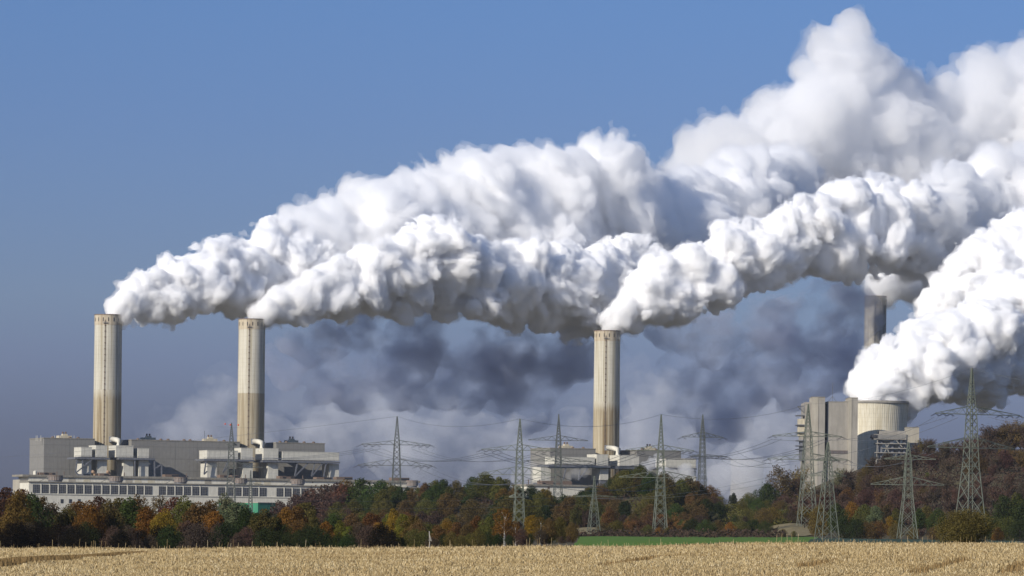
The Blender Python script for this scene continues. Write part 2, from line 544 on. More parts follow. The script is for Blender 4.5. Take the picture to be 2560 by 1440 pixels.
# boiler houses -------------------------------------------------------------
WB = -13.0
def roof_box(e, px, py, w, wid, hgt, vents=2):
    u, ww, z = lo(e, px, py, w)
    rb = MB().box(u - wid / 2, u + wid / 2, ww - 4, ww + 4, z - 0.3, z + hgt).build('penthouse', M['roofbox'], e)
    for k in range(vents):
        x = u + (k - (vents - 1) / 2) * 2.2
        MB().lathe([(0.7, z + hgt), (0.7, z + hgt + 1.6), (1.1, z + hgt + 1.7), (1.1, z + hgt + 2.3), (0.2, z + hgt + 2.9)], 10, x, ww).build('vent', M['rust'], rb)

def boiler(pxl, pxr, pt, wdepth, label, roofs, vents):
    e = station('boiler_house', (pxl + pxr) / 2, pt, WB, label, 'boiler house', 'grey clad boiler houses')
    _, (u0, u1, z0, zt) = block(e, 'wall', M['clad_grey'], pxl, pxr, pt, 1300, WB, WB + wdepth, z0=0.0)
    MB().box(u0 - 0.25, u1 + 0.25, -0.25, wdepth + 0.25, zt + 0.01, zt + 0.7).build('parapet', M['hall_trim'], e)
    for (px, w, wd, h) in roofs:
        uu, ww, _ = lo(e, px, pt, w)
        q = MB().box(uu - wd / 2, uu + wd / 2, ww - 4, ww + 4, zt + 0.72, zt + 0.72 + h).build('penthouse', M['roofbox'], e)
        MB().box(uu - 1.6, uu + 2.2, ww - 2, ww + 2, zt + 0.72 + h, zt + 0.72 + h + 1.3).build('hatch', M['roofbox'], q)
        for s in (-1.0, 1.2):
            MB().lathe([(0.6, zt + h + 2.0), (0.6, zt + h + 3.0), (0.95, zt + h + 3.1), (0.5, zt + h + 3.7)], 8, uu + s, ww).build('vent', M['rust'], q)
    for px in vents:
        uu, ww, _ = lo(e, px, pt, WB + 6)
        MB().lathe([(1.3, zt + 0.7), (1.3, zt + 1.3), (0.7, zt + 1.9)], 8, uu, ww).build('roof_vent', M['rust'], e)
    # vertical seams: proud cover strips
    n = max(2, int((u1 - u0) / 16))
    for k in range(1, n):
        x = u0 + (u1 - u0) * k / n
        MB().box(x - 0.12, x + 0.12, -0.10, -0.002, 1, zt - 0.3).build('cover_strip', M['clad_grey'], e)
    return e, u0, u1, zt
eA = boiler(110, 237, 1097.5, 42, 'grey clad boiler house with sunlit beige end wall at the end of the row', [(160, 10, 10, 2.2)], (132, 175, 195))[0]
for px in (82, 85, 94, 128, 143, 177):
    u, w, z = lo(eA, px + 8, 1096, WB + 3)
    MB().bar((u, w, z - 2), (u, w, z + 2.2), 0.25).build('antenna', M['hall_white'], eA)
eB = boiler(329, 600, 1103.5, 42, 'longest grey clad boiler house between the two pale chimneys of the big hall', [(370, 12, 10, 2.2), (524, 12, 10, 2.2)], (345, 402, 420, 460, 475, 560))[0]
u, w, z = lo(eB, 511, 1100, WB + 8)
MB().bar((u, w, z - 2), (u, w, z + 7), 0.25).build('antenna', M['steel'], eB)
eC = boiler(691, 812, 1109, 42, 'shortest grey clad boiler house behind the long white duct', [(728, 10, 9, 2.2)], (700, 716, 760, 784))[0]
eD = boiler(1376, 1489, 1122.5, 42, 'grey clad boiler house behind a pylon, wrapped by drifting steam', [(1414, 10, 9, 2.2)], (1400, 1432, 1458))[0]
eE = boiler(1592, 1703, 1127.5, 42, 'grey clad boiler house beside the lone chimney with steam in front', [(1621, 10, 9, 2.2)], (1605, 1640))[0]
# back link walls that close the notches behind the stacks
for (a, b, t, lab) in ((236, 329, 1100, 'beside the end of the row'), (600, 691, 1106, 'of the middle chimney'), (1489, 1592, 1126, 'of the lone chimney')):
    e = station('link_building', (a + b) / 2, t, WB + 30, 'dark recessed link wall in the notch ' + lab, 'building', 'link buildings behind the stacks')
    block(e, 'wall', M['clad_grey'], a + 2, b - 2, t + 3, 1300, WB + 31, WB + 40, z0=0.0)

# white flue boxes, ducts and platforms in front of the boiler houses ----------
WD = -44.0
def duct_unit(label, boxes, pillars, decks, struts, WDD=WD, dep=20):
    e = station('flue_gas_duct', (pillars[0][0] + pillars[-1][1]) / 2, 1150, WDD, label, 'flue duct', 'white flue ducts in front of the boiler houses')
    for (a, b, t, bt) in boxes:
        bo, (u0, u1, z0, z1) = block(e, 'duct_box', M['box_white'], a, b, t, bt, WDD, WDD + dep)
        MB().box(u0 - 0.15, u1 + 0.15, -0.15, dep + 0.15, z1 + 0.005, z1 + 0.4).build('lid', M['box_white'], bo)
        # hoppers hang under the box
        if u1 - u0 < 18:
            hm = MB(); zm = (u0 + u1) / 2
            hm.add([(u0 + .3, 0.3, z0 - .01), (u1 - .3, 0.3, z0 - .01), (u1 - .3, dep - .3, z0 - .01), (u0 + .3, dep - .3, z0 - .01),
                    (zm - 2, 4, z0 - 2.2), (zm + 2, 4, z0 - 2.2), (zm + 2, dep - 4, z0 - 2.2), (zm - 2, dep - 4, z0 - 2.2)],
                   [(4, 7, 6, 5), (0, 1, 2, 3), (0, 4, 5, 1), (1, 5, 6, 2), (2, 6, 7, 3), (3, 7, 4, 0)])
            hm.build('hopper', M['steel'], bo)
    for (a, b, t, bt) in pillars:
        po, (u0, u1, z0, z1) = block(e, 'riser', M['box_white'], a, b, t, bt, WDD + 1, WDD + dep - 2)
        MB().box(u0 + 0.4, u1 - 0.4, 1.6, dep - 2.6, 0.2, z0 - 0.01).build('stub', M['steel'], po)
    for (a, b, t, bt) in decks:
        do, (u0, u1, z0, z1) = block(e, 'deck', M['steel'], a, b, t, bt, WDD - 3, WDD + dep + 1)
        r = MB()
        for k in range(int((u1 - u0) / 3) + 1):
            r.bar((u0 + k * 3, -2.9, z1), (u0 + k * 3, -2.9, z1 + 1.2), 0.12)
        r.bar((u0, -2.9, z1 + 1.2), (u1, -2.9, z1 + 1.2), 0.14)
        r.bar((u0, -2.9, z1 + 0.65), (u1, -2.9, z1 + 0.65), 0.1)
        r.build('railing', M['steel'], do)
    for (xa, ya, xb, yb) in struts:
        a = lo(e, xa, ya, WDD - 2); b = lo(e, xb, yb, WDD - 2)
        MB().bar(a, b, 0.9).build('strut', M['steel'], e)
    return e
duct_unit('pair of white flue boxes on legs before the end boiler house', [(203, 230, 1119, 1142), (240, 268, 1114.5, 1143)],
          [(205, 228.5, 1150, 1185), (243.5, 267.5, 1150, 1187)], [(188, 275, 1143.5, 1148.5)],
          [(193, 1149, 189, 1181), (228, 1150, 190, 1182), (189, 1182, 206, 1192), (206, 1149, 206, 1192)])
duct_unit('pair of white flue boxes with a fan duct beside the tan chimney foot', [(290, 333.5, 1115, 1143.5), (345, 372.5, 1122, 1145)],
          [(309, 333.5, 1150, 1195), (347.5, 371.5, 1151, 1196)], [(297, 388, 1144.5, 1149.5)],
          [(386, 1149, 387, 1194), (387, 1171, 404, 1161), (404, 1161, 404, 1194), (337, 1150, 337, 1190)])
duct_unit('low white flue casing with a square box before the longest boiler house', [(518, 595, 1127.5, 1147), (603, 632, 1121, 1149)],
          [(518, 542, 1154, 1196), (608, 632, 1156, 1200)], [(510, 636, 1148, 1153)],
          [(515, 1153, 510, 1186), (570, 1153, 557, 1182), (510, 1186, 518, 1178), (557, 1182, 572, 1166)])
duct_unit('very long white flue duct on slanting struts with a pipe arm', [(659, 696, 1122, 1150), (706, 848, 1131, 1151)],
          [(670.5, 695.5, 1157, 1200), (823, 847.5, 1160, 1201)], [(657, 850, 1152.5, 1157)],
          [(743, 1158, 737, 1190), (770, 1158, 737, 1191), (787, 1158, 779, 1190), (806, 1158, 779, 1191), (815, 1158, 809, 1192)])
duct_unit('white flue casing with dark deck beside the lone chimney, steam drifting under', [(1387, 1487, 1144, 1161), (1492, 1521, 1137, 1164)],
          [(1352, 1377, 1167, 1206), (1500, 1521, 1172, 1200)], [(1372, 1526, 1163, 1168.5)],
          [(1451, 1169, 1446, 1200), (1470, 1169, 1446, 1201), (1415, 1169, 1408, 1200)])
duct_unit('white flue boxes beyond the lone chimney, half hidden by a steam puff', [(1549, 1598, 1139, 1165), (1664, 1740, 1147, 1169)],
          [(1573, 1598, 1172, 1200), (1719, 1740, 1176, 1216)], [(1546, 1742, 1168, 1173)], [(1690, 1173, 1684, 1205), (1705, 1173, 1686, 1205)])
# curved pipe arms that lead from the stacks into the boxes
for (xa, ya, xb, yb, xc, yc) in ((300, 1103, 293, 1118, 300, 1132), (657, 1108, 652, 1126, 662, 1140), (1546, 1124, 1542, 1142, 1552, 1152)):
    e = station('flue_pipe', xa, ya, WD + 10, {300: 'bent white flue pipe at the foot of the end chimney', 657: 'bent white flue pipe at the foot of the middle chimney', 1546: 'bent white flue pipe at the foot of the lone chimney'}[xa], 'pipe', 'bent flue pipes')
    pts = [Vector(lo(e, x, y, WD + 10)) for x, y in ((xa, ya), (xb, yb), (xc, yc))]
    pts = [pts[0] + Vector((0, 22, 2)), pts[0] + Vector((0, 8, 1)), pts[0], pts[1], pts[2], pts[2] + Vector((4, 0, -6))]
    MB().tube(pts, 2.0, 10).build('pipe', M['hall_white'], e, True)
    MB().lathe([(2.4, pts[0].z - 2.3), (2.4, pts[0].z + 1.8)], 12, pts[0].x, pts[0].y).build('collar', M['steel'], e)

# turbine hall ---------------------------------------------------------------
WH1, WH2 = -72.0, -98.0
hall = station('turbine_hall', 450, 1200, WH2, 'long white turbine hall with a row of steel windows under the chimneys', 'turbine hall')
_, (hu0, hu1, _, hz) = block(hall, 'upper_wall', M['hall_white'], 72, 1046, 1199.5, 1300, WH1, WH1 + 30, z0=0.0)
MB().box(hu0 - 5, hu1 + 1, WH1 - hall['_w'] - 1.2, WH1 - hall['_w'] + 30, hz + 0.01, hz + 1.5).build('upper_roof', M['hall_trim'], hall)
_, (lu0, lu1, _, lz) = block(hall, 'lower_wall', M['hall_white'], 72, 1046, 1213, 1300, WH2, WH1 - 0.05, z0=0.0)
MB().box(lu0 - 0.6, lu1 + 0.6, -0.9, WH1 - hall['_w'] - 0.06, lz + 0.01, lz + 0.75).build('lower_roof', M['hall_trim'], hall)
_, (au0, au1, az0, az1) = block(hall, 'annex', M['concrete'], 50, 71.5, 1199, 1300, WH1 + 1, WH1 + 22, z0=0.0)
for px, c in ((180, 0), (217, 1), (322, 0), (345, 1), (378, 1), (520, 0), (645, 1), (668, 1)):
    u, w, z = lo(hall, px, 1204, WH1)
    z = (lz + hz) / 2 + 0.4
    MB().box(u - 2.6, u + 2.6, w - 0.06, w - 0.003, lz + 1.2, hz - 0.4).build('wall_panel', M['clad_beige' if c else 'concrete'], hall)
wins = [82, 104, 125.3, 147, 168.3, 190, 211, 234, 256, 277.4, 298.5, 320, 341, 362, 397, 417.5, 438.5, 459.5, 480.5, 501.2,
        545, 566, 586, 607, 628, 648, 691, 711, 732, 753]
z_hi, z_lo = lz - 1.6, lz - 7.7
proto = None
for px in wins:
    u, w, z = lo(hall, px + 9, 1222, WH2)
    if proto is None:
        proto = (MB().box(-2.75, 2.75, -0.12, -0.003, z_lo, z_hi).mesh('window', M['glass']),
                 [MB().box(x - 0.07, x + 0.07, -0.26, -0.121, z_lo, z_hi).mesh('muntin', M['muntin']) for x in (-2.6, -1.3, 0, 1.3, 2.6)],
                 [MB().box(-2.75, 2.75, -0.24, -0.122, z_ - 0.07, z_ + 0.07).mesh('rail', M['muntin']) for z_ in np.linspace(z_lo, z_hi, 6)])
    wo = link('window', proto[0], hall); wo.location = (u, 0, 0)
    for me in proto[1]: link('muntin', me, wo)
    for me in proto[2]: link('rail', me, wo)
for a, b in zip(wins[:-1], wins[1:]):
    u0 = lo(hall, a + 18.5, 1222, WH2)[0]; u1 = lo(hall, b, 1222, WH2)[0]
    if u1 - u0 < 2.5:
        MB().box((u0 + u1) / 2 - 0.38, (u0 + u1) / 2 + 0.38, -0.5, -0.004, z_lo - 0.4, z_hi + 0.6).build('pilaster', M['hall_white'], hall)
MB().box(lu0 + 1, lu1 - 1, -0.45, -0.005, z_lo - 1.0, z_lo - 0.45).build('sill_band', M['hall_white'], hall)
for px in (155, 176, 198):
    u, w, z = lo(hall, px, 1253, WH2)
    MB().box(u - 1.1, u + 1.1, -0.1, -0.003, z - 1.5, z + 1.5).build('window', M['glass'], hall)
# hoods on the upper roof
for (a, b, t, bt) in ((97, 118, 1181, 1190), (119.5, 136, 1182, 1189), (246, 269, 1183, 1190), (410, 443, 1186, 1194), (547, 566, 1187, 1195),
                      (576, 592, 1188, 1196), (696, 712, 1190, 1198), (713, 735, 1192, 1198), (788, 826, 1194, 1201), (838, 878, 1192, 1200), (978, 1020, 1194, 1204)):
    u0, w, z0 = lo(hall, a, bt, WH1 + 6); u1 = lo(hall, b, bt, WH1 + 6)[0]; z1 = lo(hall, a, t, WH1 + 6)[2]
    h = MB().box(u0, u1, w - 3, w + 5, hz + 1.52, max(hz + 3.2, z1)).build('roof_hood', M['rust'], hall)
    MB().box((u0 + u1) / 2, u1 - 0.5, w - 3.25, w - 3.003, hz + 1.9, max(hz + 3.0, z1 - 0.5)).build('louvre', M['dark'], h)
u, w, z = lo(hall, 88, 1184, WH1 + 6)
MB().lathe([(1.5, hz + 1.5), (1.5, hz + 4), (0.4, hz + 4.6)], 14, u, w).build('tank', M['hall_white'], hall)
for px in (237, 274):
    u, w, z = lo(hall, px, 1180, WH1 + 8)
    MB().tube([(u, w, hz + 1), (u, w, hz + 3.2), (u - 0.6, w, hz + 4.2), (u - 2.2, w - 1, hz + 4.6)], 1.1, 10).build('cowl', M['copper'], hall, True)
for px in (142, 160, 311, 466, 614, 757):
    u, w, z = lo(hall, px, 1190, WH1 + 2)
    MB().bar((u, w, hz), (u, w, hz + 4.2), 0.5).build('flue', M['rust'], hall)

def drum(px, pt, pb, wpx, label):
    W = WH2 + 13
    e = station('cooler_drum', px, pb, W, label, 'drum', 'ribbed brown drums on the turbine hall roof')
    z1 = lo(e, px, pt, W)[2]
    r = wpx / 2 / F * 3000
    z0 = lz + 0.78
    MB().lathe([(r, z0 + 0.9), (r, z1 - 0.5), (r + 0.25, z1 - 0.5), (r + 0.25, z1), (r - 0.7, z1), (r - 0.7, z0 + 1.2)], 40, cap=False).build('shell', M['drum'], e)
    MB().lathe([(r - 0.3, z0), (r - 0.3, z0 + 0.9)], 40).build('base', M['steel'], e)
    rb = MB().box(-0.14, 0.14, -0.35, 0.0, z0 + 0.9, z1 - 0.55).mesh('rib', M['drum_rib'])
    for k in range(28):
        a = 2 * math.pi * k / 28
        q = link('rib', rb, e)
        q.location = (math.sin(a) * r, -math.cos(a) * r, 0); q.rotation_euler = (0, 0, a)
    st = MB()
    for s in (-0.5, 0.5):
        st.bar((-r - 6.5, s, z0), (-r + 0.2, s, z1 - 1.0), 0.35)
    st.build('stair', M['hall_trim'], e)
for (px, pt, pb, wpx, lab) in ((138, 1188.5, 1206, 35, 'brown ribbed drum above the end windows of the hall'), (289.5, 1191, 1209, 33, 'brown ribbed drum before the foot of the end chimney'),
                               (451, 1193, 1211, 32, 'ribbed drum with bright slots before the longest boiler house'), (600, 1196, 1214, 33, 'brown ribbed drum behind the small lattice mast'),
                               (744, 1198, 1215, 33, 'brown ribbed drum below the very long flue duct'), (1030, 1201, 1219, 28, 'ribbed drum at the tree-covered end of the hall')):
    drum(px, pt, pb, wpx, lab)

hall2 = station('pump_hall', 1380, 1212, WH2 + 10, 'low white hall with brown roof under the lone chimney', 'hall')
_, (u0, u1, _, z1) = block(hall2, 'wall', M['hall_white'], 1318, 1480, 1216, 1300, WH2 + 10, WH2 + 40, z0=0.0)
MB().box(u0 - 1, u1 + 1, -1, 30, z1 + 0.01, z1 + 1.4).build('roof', M['hall_trim'], hall2)
u, w, z = lo(hall2, 1371.5, 1220, WH2 + 10)
MB().box(u - 0.9, u + 0.9, -0.1, -0.003, z - 0.9, z + 0.9).build('hatch', M['rust'], hall2)
for a, b in ((1350, 1378), (1384, 1425)):
    x0 = lo(hall2, a, 1210, WH2 + 20)[0]; x1 = lo(hall2, b, 1210, WH2 + 20)[0]
    MB().box(x0, x1, 6, 16, z1 + 1.42, z1 + 4.2).build('roof_hood', M['rust'], hall2)
for px in (1321, 1349):
    u, w, z = lo(hall2, px, 1210, WH2 + 14)
    MB().bar((u, w, z1), (u, w, z1 + 5), 0.6).build('flue', M['rust'], hall2)

# green shed between the trees and the hall -----------------------------------
gs = empty('green_shed', tuple(P(690, 1300, 2300).xy) + (0.0,), math.radians(-30))
tag(gs, 'green sheet metal shed with a pale roof edge behind autumn trees', 'shed')
zt = P(690, 1258, 2300).z
MB().box(-13, 0, 0, 40, 0, zt).build('wall', M['green_shed'], gs)
MB().box(-13.2, 0.3, -0.3, 40.3, zt + 0.01, zt + 0.35).build('roof', M['concrete'], gs)
gs.rotation_euler = (0, 0, math.radians(38))
gs.location = P(691, 1300, 2300); gs.location.z = 0

# unit building and cooling tower ---------------------------------------------
WU, DU = 0, 2960.0
def unit(name, px, py, D, rz, label, cat):
    p = P(px, py, D)
    e = empty(name, (p.x, p.y, 0), rz)
    tag(e, label, cat)
    return e
S3 = DU / F
ub = unit('unit_building', 2080, 1180, DU, 0.0, 'tall grey concrete unit building with two stair towers', 'building')
def ubx(name, mat, pl, pr, pt, pb, d0, d1, parent=None, z0=None):
    """box between sight columns, d = metres behind the front plane"""
    a = P(pl, pt, DU + d0); b = P(pr, pt, DU + d0)
    zt = (a.z + b.z) / 2
    zb = P((pl + pr) / 2, pb, DU + d0).z if z0 is None else z0
    return MB().box(a.x - ub.location.x, b.x - ub.location.x, d0, d1, zb, zt).build(name, mat, parent or ub)
ubx('main_wall', M['concrete_grey'], 2013, 2140, 1006, 1200, 8, 50, z0=0)
ubx('stair_tower', M['concrete'], 2031, 2046.5, 992.5, 1200, 0, 30, z0=0)
ubx('stair_tower', M['concrete_grey'], 2046.6, 2063, 992.5, 1200, 0.3, 30, z0=0)
ubx('stair_tower', M['concrete'], 2122, 2130, 995, 1200, 0, 30, z0=0)
ubx('stair_tower', M['concrete_grey'], 2130.1, 2145, 994.5, 1200, 0.3, 30, z0=0)
ubx('front_panel', M['concrete_grey'], 2069, 2121.9, 1004.5, 1200, 3, 8, z0=0)
ubx('painted_slot_shade', M['dark'], 2063.1, 2068.9, 1005, 1200, 7.6, 7.99, z0=0)  # dark sheet paints the shade in the slot between tower and panel
for (a, b, t) in ((2030.5, 2063.5, 991.6), (2121.5, 2145.5, 993.6), (2068.8, 2122.2, 1003.6)):
    ubx('coping', M['hall_trim'], a, b, t, t + 1.4, 0.0 if a != 2068.8 else 2.8, 30)
gr = ubx('louvre_band', M['rust'], 2073, 2121, 1126, 1134, 2.7, 2.99)
x0 = P(2073, 1130, DU).x - ub.location.x; x1 = P(2121, 1130, DU).x - ub.location.x
zA, zB = P(2097, 1133.6, DU).z, P(2097, 1126.4, DU).z
lm = MB().box(-0.18, 0.18, 2.45, 2.695, zA, zB).mesh('fin', M['steel'])
for k in range(16):
    q = link('fin', lm, gr); q.location = (x0 + (k + 0.5) * (x1 - x0) / 16, 0, 0)
mast = MB(); b = P(2081, 1003, DU + 10) - ub.location; t = P(2082, 957, DU + 10) - ub.location
mast.bar((b.x, 10, b.z), (t.x, 10, t.z), 0.28)
for s in (-2.8, 2.8):
    mast.bar((b.x + s, 10, b.z), (b.x, 10, b.z + 3.6), 0.3)
mast.build('antenna_mast', M['steel'], ub)
# lift shaft and platforms on the flank
for (a, b, t, bt, mt) in ((1997, 2012.5, 1047, 1090, 'rust'), (2000, 2012.5, 1090, 1104, 'concrete_grey'), (2001, 2011, 1104, 1152, 'steel')):
    ubx('service_shaft', M['roofbox'] if mt == 'rust' else M[mt], a, b, t, bt, 12, 26)
for t in (1037, 1061, 1080, 1100, 1113, 1122):
    ubx('platform', M['steel'], 1992, 2013, t, t + 2.2, 10, 28)
hd = MB()
for k in range(4):
    a = P(1995 + k * 5, 1016, DU + 14) - ub.location; b2 = P(1995 + k * 5, 1016 + 4 + k * 4.4, DU + 14) - ub.location
    hd.bar((a.x, 14, a.z), (a.x, 14, b2.z), 0.5)
a = P(1994, 1016, DU + 14) - ub.location; b2 = P(2013, 1034, DU + 14) - ub.location
hd.bar((a.x, 14, a.z), (b2.x, 14, b2.z), 0.5); hd.bar((a.x, 14, a.z), (b2.x, 14, a.z), 0.6)
hd.build('crane_bracket', M['steel'], ub)

DT = 3060.0
ct = unit('cooling_tower', 2190, 1200, DT, 0.0, 'pale ribbed concrete cooling tower pouring white steam', 'cooling tower')
cx, cz = P(2190, 1003, DT).x, P(2190, 1004, DT).z
ST = DT / F
r_top = 79 * ST
prof = []
for k in range(25):
    z = cz * k / 24
    q = (z / cz - 0.80) / 0.80
    prof.append((r_top * (0.945 + 0.33 * q * q + (0.055 * max(0, (z / cz - 0.80) / 0.2) ** 1.3)), z))
MB().lathe(prof, 176, cap=False, rib=0.14, nrib=1).build('shell', M['tower_ribbed'], ct)
MB().lathe([(r_top * 1.0 + 0.15, cz - 1.6), (r_top * 1.02 + 0.9, cz - 1.6), (r_top * 1.02 + 0.9, cz + 0.1), (r_top * 0.97, cz + 0.1), (r_top * 0.95, cz - 6)], 96, cap=False).build('rim', M['concrete_grey'], ct)

sh = unit('side_building', 2281, 1100, DT - 60, 0.0, 'small pale square building on the wooded slope beside the cooling tower', 'building')
a = P(2266, 1069, DT - 60); b = P(2298, 1069, DT - 60)
MB().box(a.x - sh.location.x, b.x - sh.location.x, 0, 14, 0, a.z).build('wall', M['concrete'], sh)
MB().box(a.x - sh.location.x - 0.2, b.x - sh.location.x + 0.2, -0.2, 14.2, a.z + 0.01, a.z + 0.5).build('roof', M['hall_trim'], sh)

DC = DT - 90
cv = unit('coal_conveyor_frame', 2225, 1150, DC, 0.0, 'steel conveyor house on open grey frame before the cooling tower', 'conveyor frame')
def cvb(name, mat, pl, pr, pt, pb, d0, d1, parent=None):
    a = P(pl, pt, DC); b = P(pr, pt, DC)
    return MB().box(a.x - cv.location.x, b.x - cv.location.x, d0, d1, P((pl + pr) / 2, pb, DC).z, (a.z + b.z) / 2).build(name, mat, parent or cv)
cvb('head_house', M['concrete_grey'], 2200, 2265, 1077, 1085, 2, 18)
gal = cvb('gallery', M['concrete_grey'], 2185, 2266, 1085.5, 1099, 0, 20)
for k in range(12):
    cvb('gallery_panel', M['clad_grey'], 2191.3 + k * 6, 2196.7 + k * 6, 1087.5, 1097.5, -0.25, -0.01, gal)
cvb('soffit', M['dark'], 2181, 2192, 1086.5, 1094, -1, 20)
for (a, b, t, bt) in ((2196, 2207, 1099.5, 1150), (2226, 2235, 1099.5, 1140), (2247, 2252, 1099.5, 1150), (2259, 2264, 1099.5, 1150)):
    cvb('column', M['steel'], a, b, t, bt, 3, 8)
for (a, b, t) in ((2190, 2266, 1108), (2187, 2266, 1131), (2205, 2266, 1120), (2190, 2240, 1148)):
    cvb('floor_deck', M['concrete_grey'], a, b, t, t + 1.8, 0, 18)
for (a, b, t, bt) in ((2207, 2226, 1101, 1107), (2236, 2265, 1112, 1118), (2237, 2262, 1124, 1130)):
    cvb('cabin', M['clad_grey'], a, b, t, bt, 5, 17)
for (xa, ya, xb, yb) in ((2194, 1100, 2191, 1160), (2191, 1160, 2187, 1178), (2214, 1110, 2222, 1130), (2222, 1110, 2212, 1130), (2242, 1132, 2236, 1150), (2240, 1100, 2256, 1118)):
    a = P(xa, ya, DC) - cv.location; b = P(xb, yb, DC) - cv.location
    MB().bar((a.x, 1, a.z), (b.x, 1, b.z), 0.6).build('brace', M['concrete_grey'], cv)
cvb('plinth', M['concrete_grey'], 2188, 2266, 1150, 1200, 2, 18)

# a second cooling tower and block deep in the steam
DF = 4800.0
f1 = unit('far_cooling_tower', 1860, 1200, DF, 0.0, 'hazy pale cooling tower far behind in drifting steam', 'cooling tower')
a = P(1827, 1150, DF); b = P(1872, 1139, DF)
r = 40 / F * DF
MB().lathe([(r * 1.25, 0), (r * 1.1, a.z * 0.35), (r * 1.0, a.z * 0.8), (r * 1.02, a.z)], 64, P(1868, 1180, DF).x - f1.location.x, 0, cap=True).build('shell', M['concrete_grey'], f1)
MB().lathe([(r * 1.03, a.z - 1), (r * 1.05, a.z + 1.2), (r * 0.96, a.z + 1.2)], 64, P(1868, 1180, DF).x - f1.location.x, 0, cap=False).build('rim', M['hall_trim'], f1)

# ------------------------------------------------------------------ pylons and wires
def pylon(px_t, py_t, px_b, py_b, D, wb, arms, label, far=False, rz=0.25, bw=0.30, mats=None):
    """lattice mast; arms = (row, half width left px, half width right px, rise px, insulator kind, count)"""
    top = P(px_t, py_t, D); bot = P(px_b, py_b, D)
    z0 = float(ground_z(top.x, top.y)) if py_b > 1400 else bot.z
    z0 = min(z0, bot.z)
    H = top.z - z0
    e = empty('lattice_pylon', (top.x, top.y, z0), rz)
    tag(e, label, 'pylon', 'lattice pylons of the power lines')
    mat = M['pylon_far' if far else 'pylon']
    bw = bw * 0.84
    s = D / F
    arms_z = [P(px_t, r, D).z - z0 for r, *_ in arms]
    zt_arm = max(arms_z) if arms_z else H * 0.8
    zl_arm = min(arms_z) if arms_z else H * 0.6
    wt = wb * 0.30
    def half(z):
        if z > zt_arm: return max(0.12, wt / 2 * (H - z) / max(0.1, (H - zt_arm)))
        if z > zl_arm * 0.8: return wt / 2 + (zt_arm - z) / max(0.1, zt_arm - zl_arm * 0.8) * wb * 0.09
        h0 = wt / 2 + wb * 0.09
        return h0 + (wb / 2 - h0) * (1 - z / (zl_arm * 0.8)) ** 1.0
    corners = ((-1, -1), (1, -1), (1, 1), (-1, 1))
    zs = [0.0]
    while zs[-1] < H - 0.5:
        zs.append(min(H, zs[-1] + max(1.1, half(zs[-1]) * 1.75)))
    for (cx_, cy_) in corners:
        m = MB()
        keys = sorted(set([0.0, zl_arm * 0.8, zt_arm, H]))
        for a, b in zip(keys[:-1], keys[1:]):
            m.bar((cx_ * half(a), cy_ * half(a), a), (cx_ * half(b), cy_ * half(b), b), bw if b <= zt_arm else bw * 0.75)
        m.build('leg', mat, e)
    for k in range(4):
        c0, c1 = corners[k], corners[(k + 1) % 4]
        m = MB()
        for a, b in zip(zs[:-1], zs[1:]):
            ha, hb = half(a), half(b)
            w_ = bw * 0.55
            m.bar((c0[0] * ha, c0[1] * ha, a), (c1[0] * hb, c1[1] * hb, b), w_)
            m.bar((c1[0] * ha, c1[1] * ha, a), (c0[0] * hb, c0[1] * hb, b), w_)
        for za in arms_z + [zl_arm * 0.8]:
            h = half(za)
            m.bar((c0[0] * h, c0[1] * h, za), (c1[0] * h, c1[1] * h, za), w_)
        m.build('bracing', mat, e)
    tips = []
    for (row, hl, hr, rise, ins, n), za in zip(arms, arms_z):
        for sgn, hp in ((-1, hl), (1, hr)):
            L = hp * s / math.cos(rz)
            h = half(za); zr = rise * s
            m = MB()
            tip = Vector((sgn * L, 0, za))
            nb = 6
            for cy_ in (-1, 1):
                m.bar((sgn * h, cy_ * h, za), tip, bw * 0.8)
                m.bar((sgn * half(za + zr), cy_ * half(za + zr), za + zr), tip + Vector((0, 0, 0.15)), bw * 0.7)
                for k in range(1, nb):
                    t0, t1 = (k - 1) / nb, k / nb
                    lo_ = lambda t: Vector((sgn * h, cy_ * h, za)).lerp(tip, t)
                    hi_ = lambda t: Vector((sgn * half(za + zr), cy_ * half(za + zr), za + zr)).lerp(tip, t)
                    m.bar(lo_(t0), hi_(t1), bw * 0.4) if k % 2 else m.bar(hi_(t0), lo_(t1), bw * 0.4)
            arm = m.build('crossarm', mat, e)
            for k in range(n):
                t = 1.0 - k * (0.86 / max(n, 1)) * 0.78
                b = Vector((sgn * h, 0, za)).lerp(tip, t)
                if ins == 'v':
                    q = MB()
                    dl = 10.5 * s
                    for dx, dz in ((-1.25, -0.6), (0.85, -0.55)):
                        q.bar(b, b + Vector((dl * dx, 0, dl * dz)), bw * 0.5)
                        q.bar(b + Vector((0.5 * s * 8, 0, 0)), b + Vector((dl * dx + 4 * s, 0, dl * dz)), bw * 0.4)
                    pts = [b + Vector((dl * (-1.25 + 2.1 * u_), 0, dl * (-0.6 - 1.3 * math.sin(math.pi * u_)))) for u_ in np.linspace(0, 1, 8)]
                    q.tube(pts, bw * 0.07, 4)
                    q.build('insulator', M['insulator'], arm)
                elif ins == 's':
                    q = MB().bar(b, b + Vector((0, 0, -9 * s)), bw * 0.5)
                    q.build('insulator', M['insulator'], arm)
                tips.append((e.matrix_basis @ (b + Vector((0, 0, -10 * s)))) if False else None)
    bpy.context.view_layer.update()
    return e, H, z0

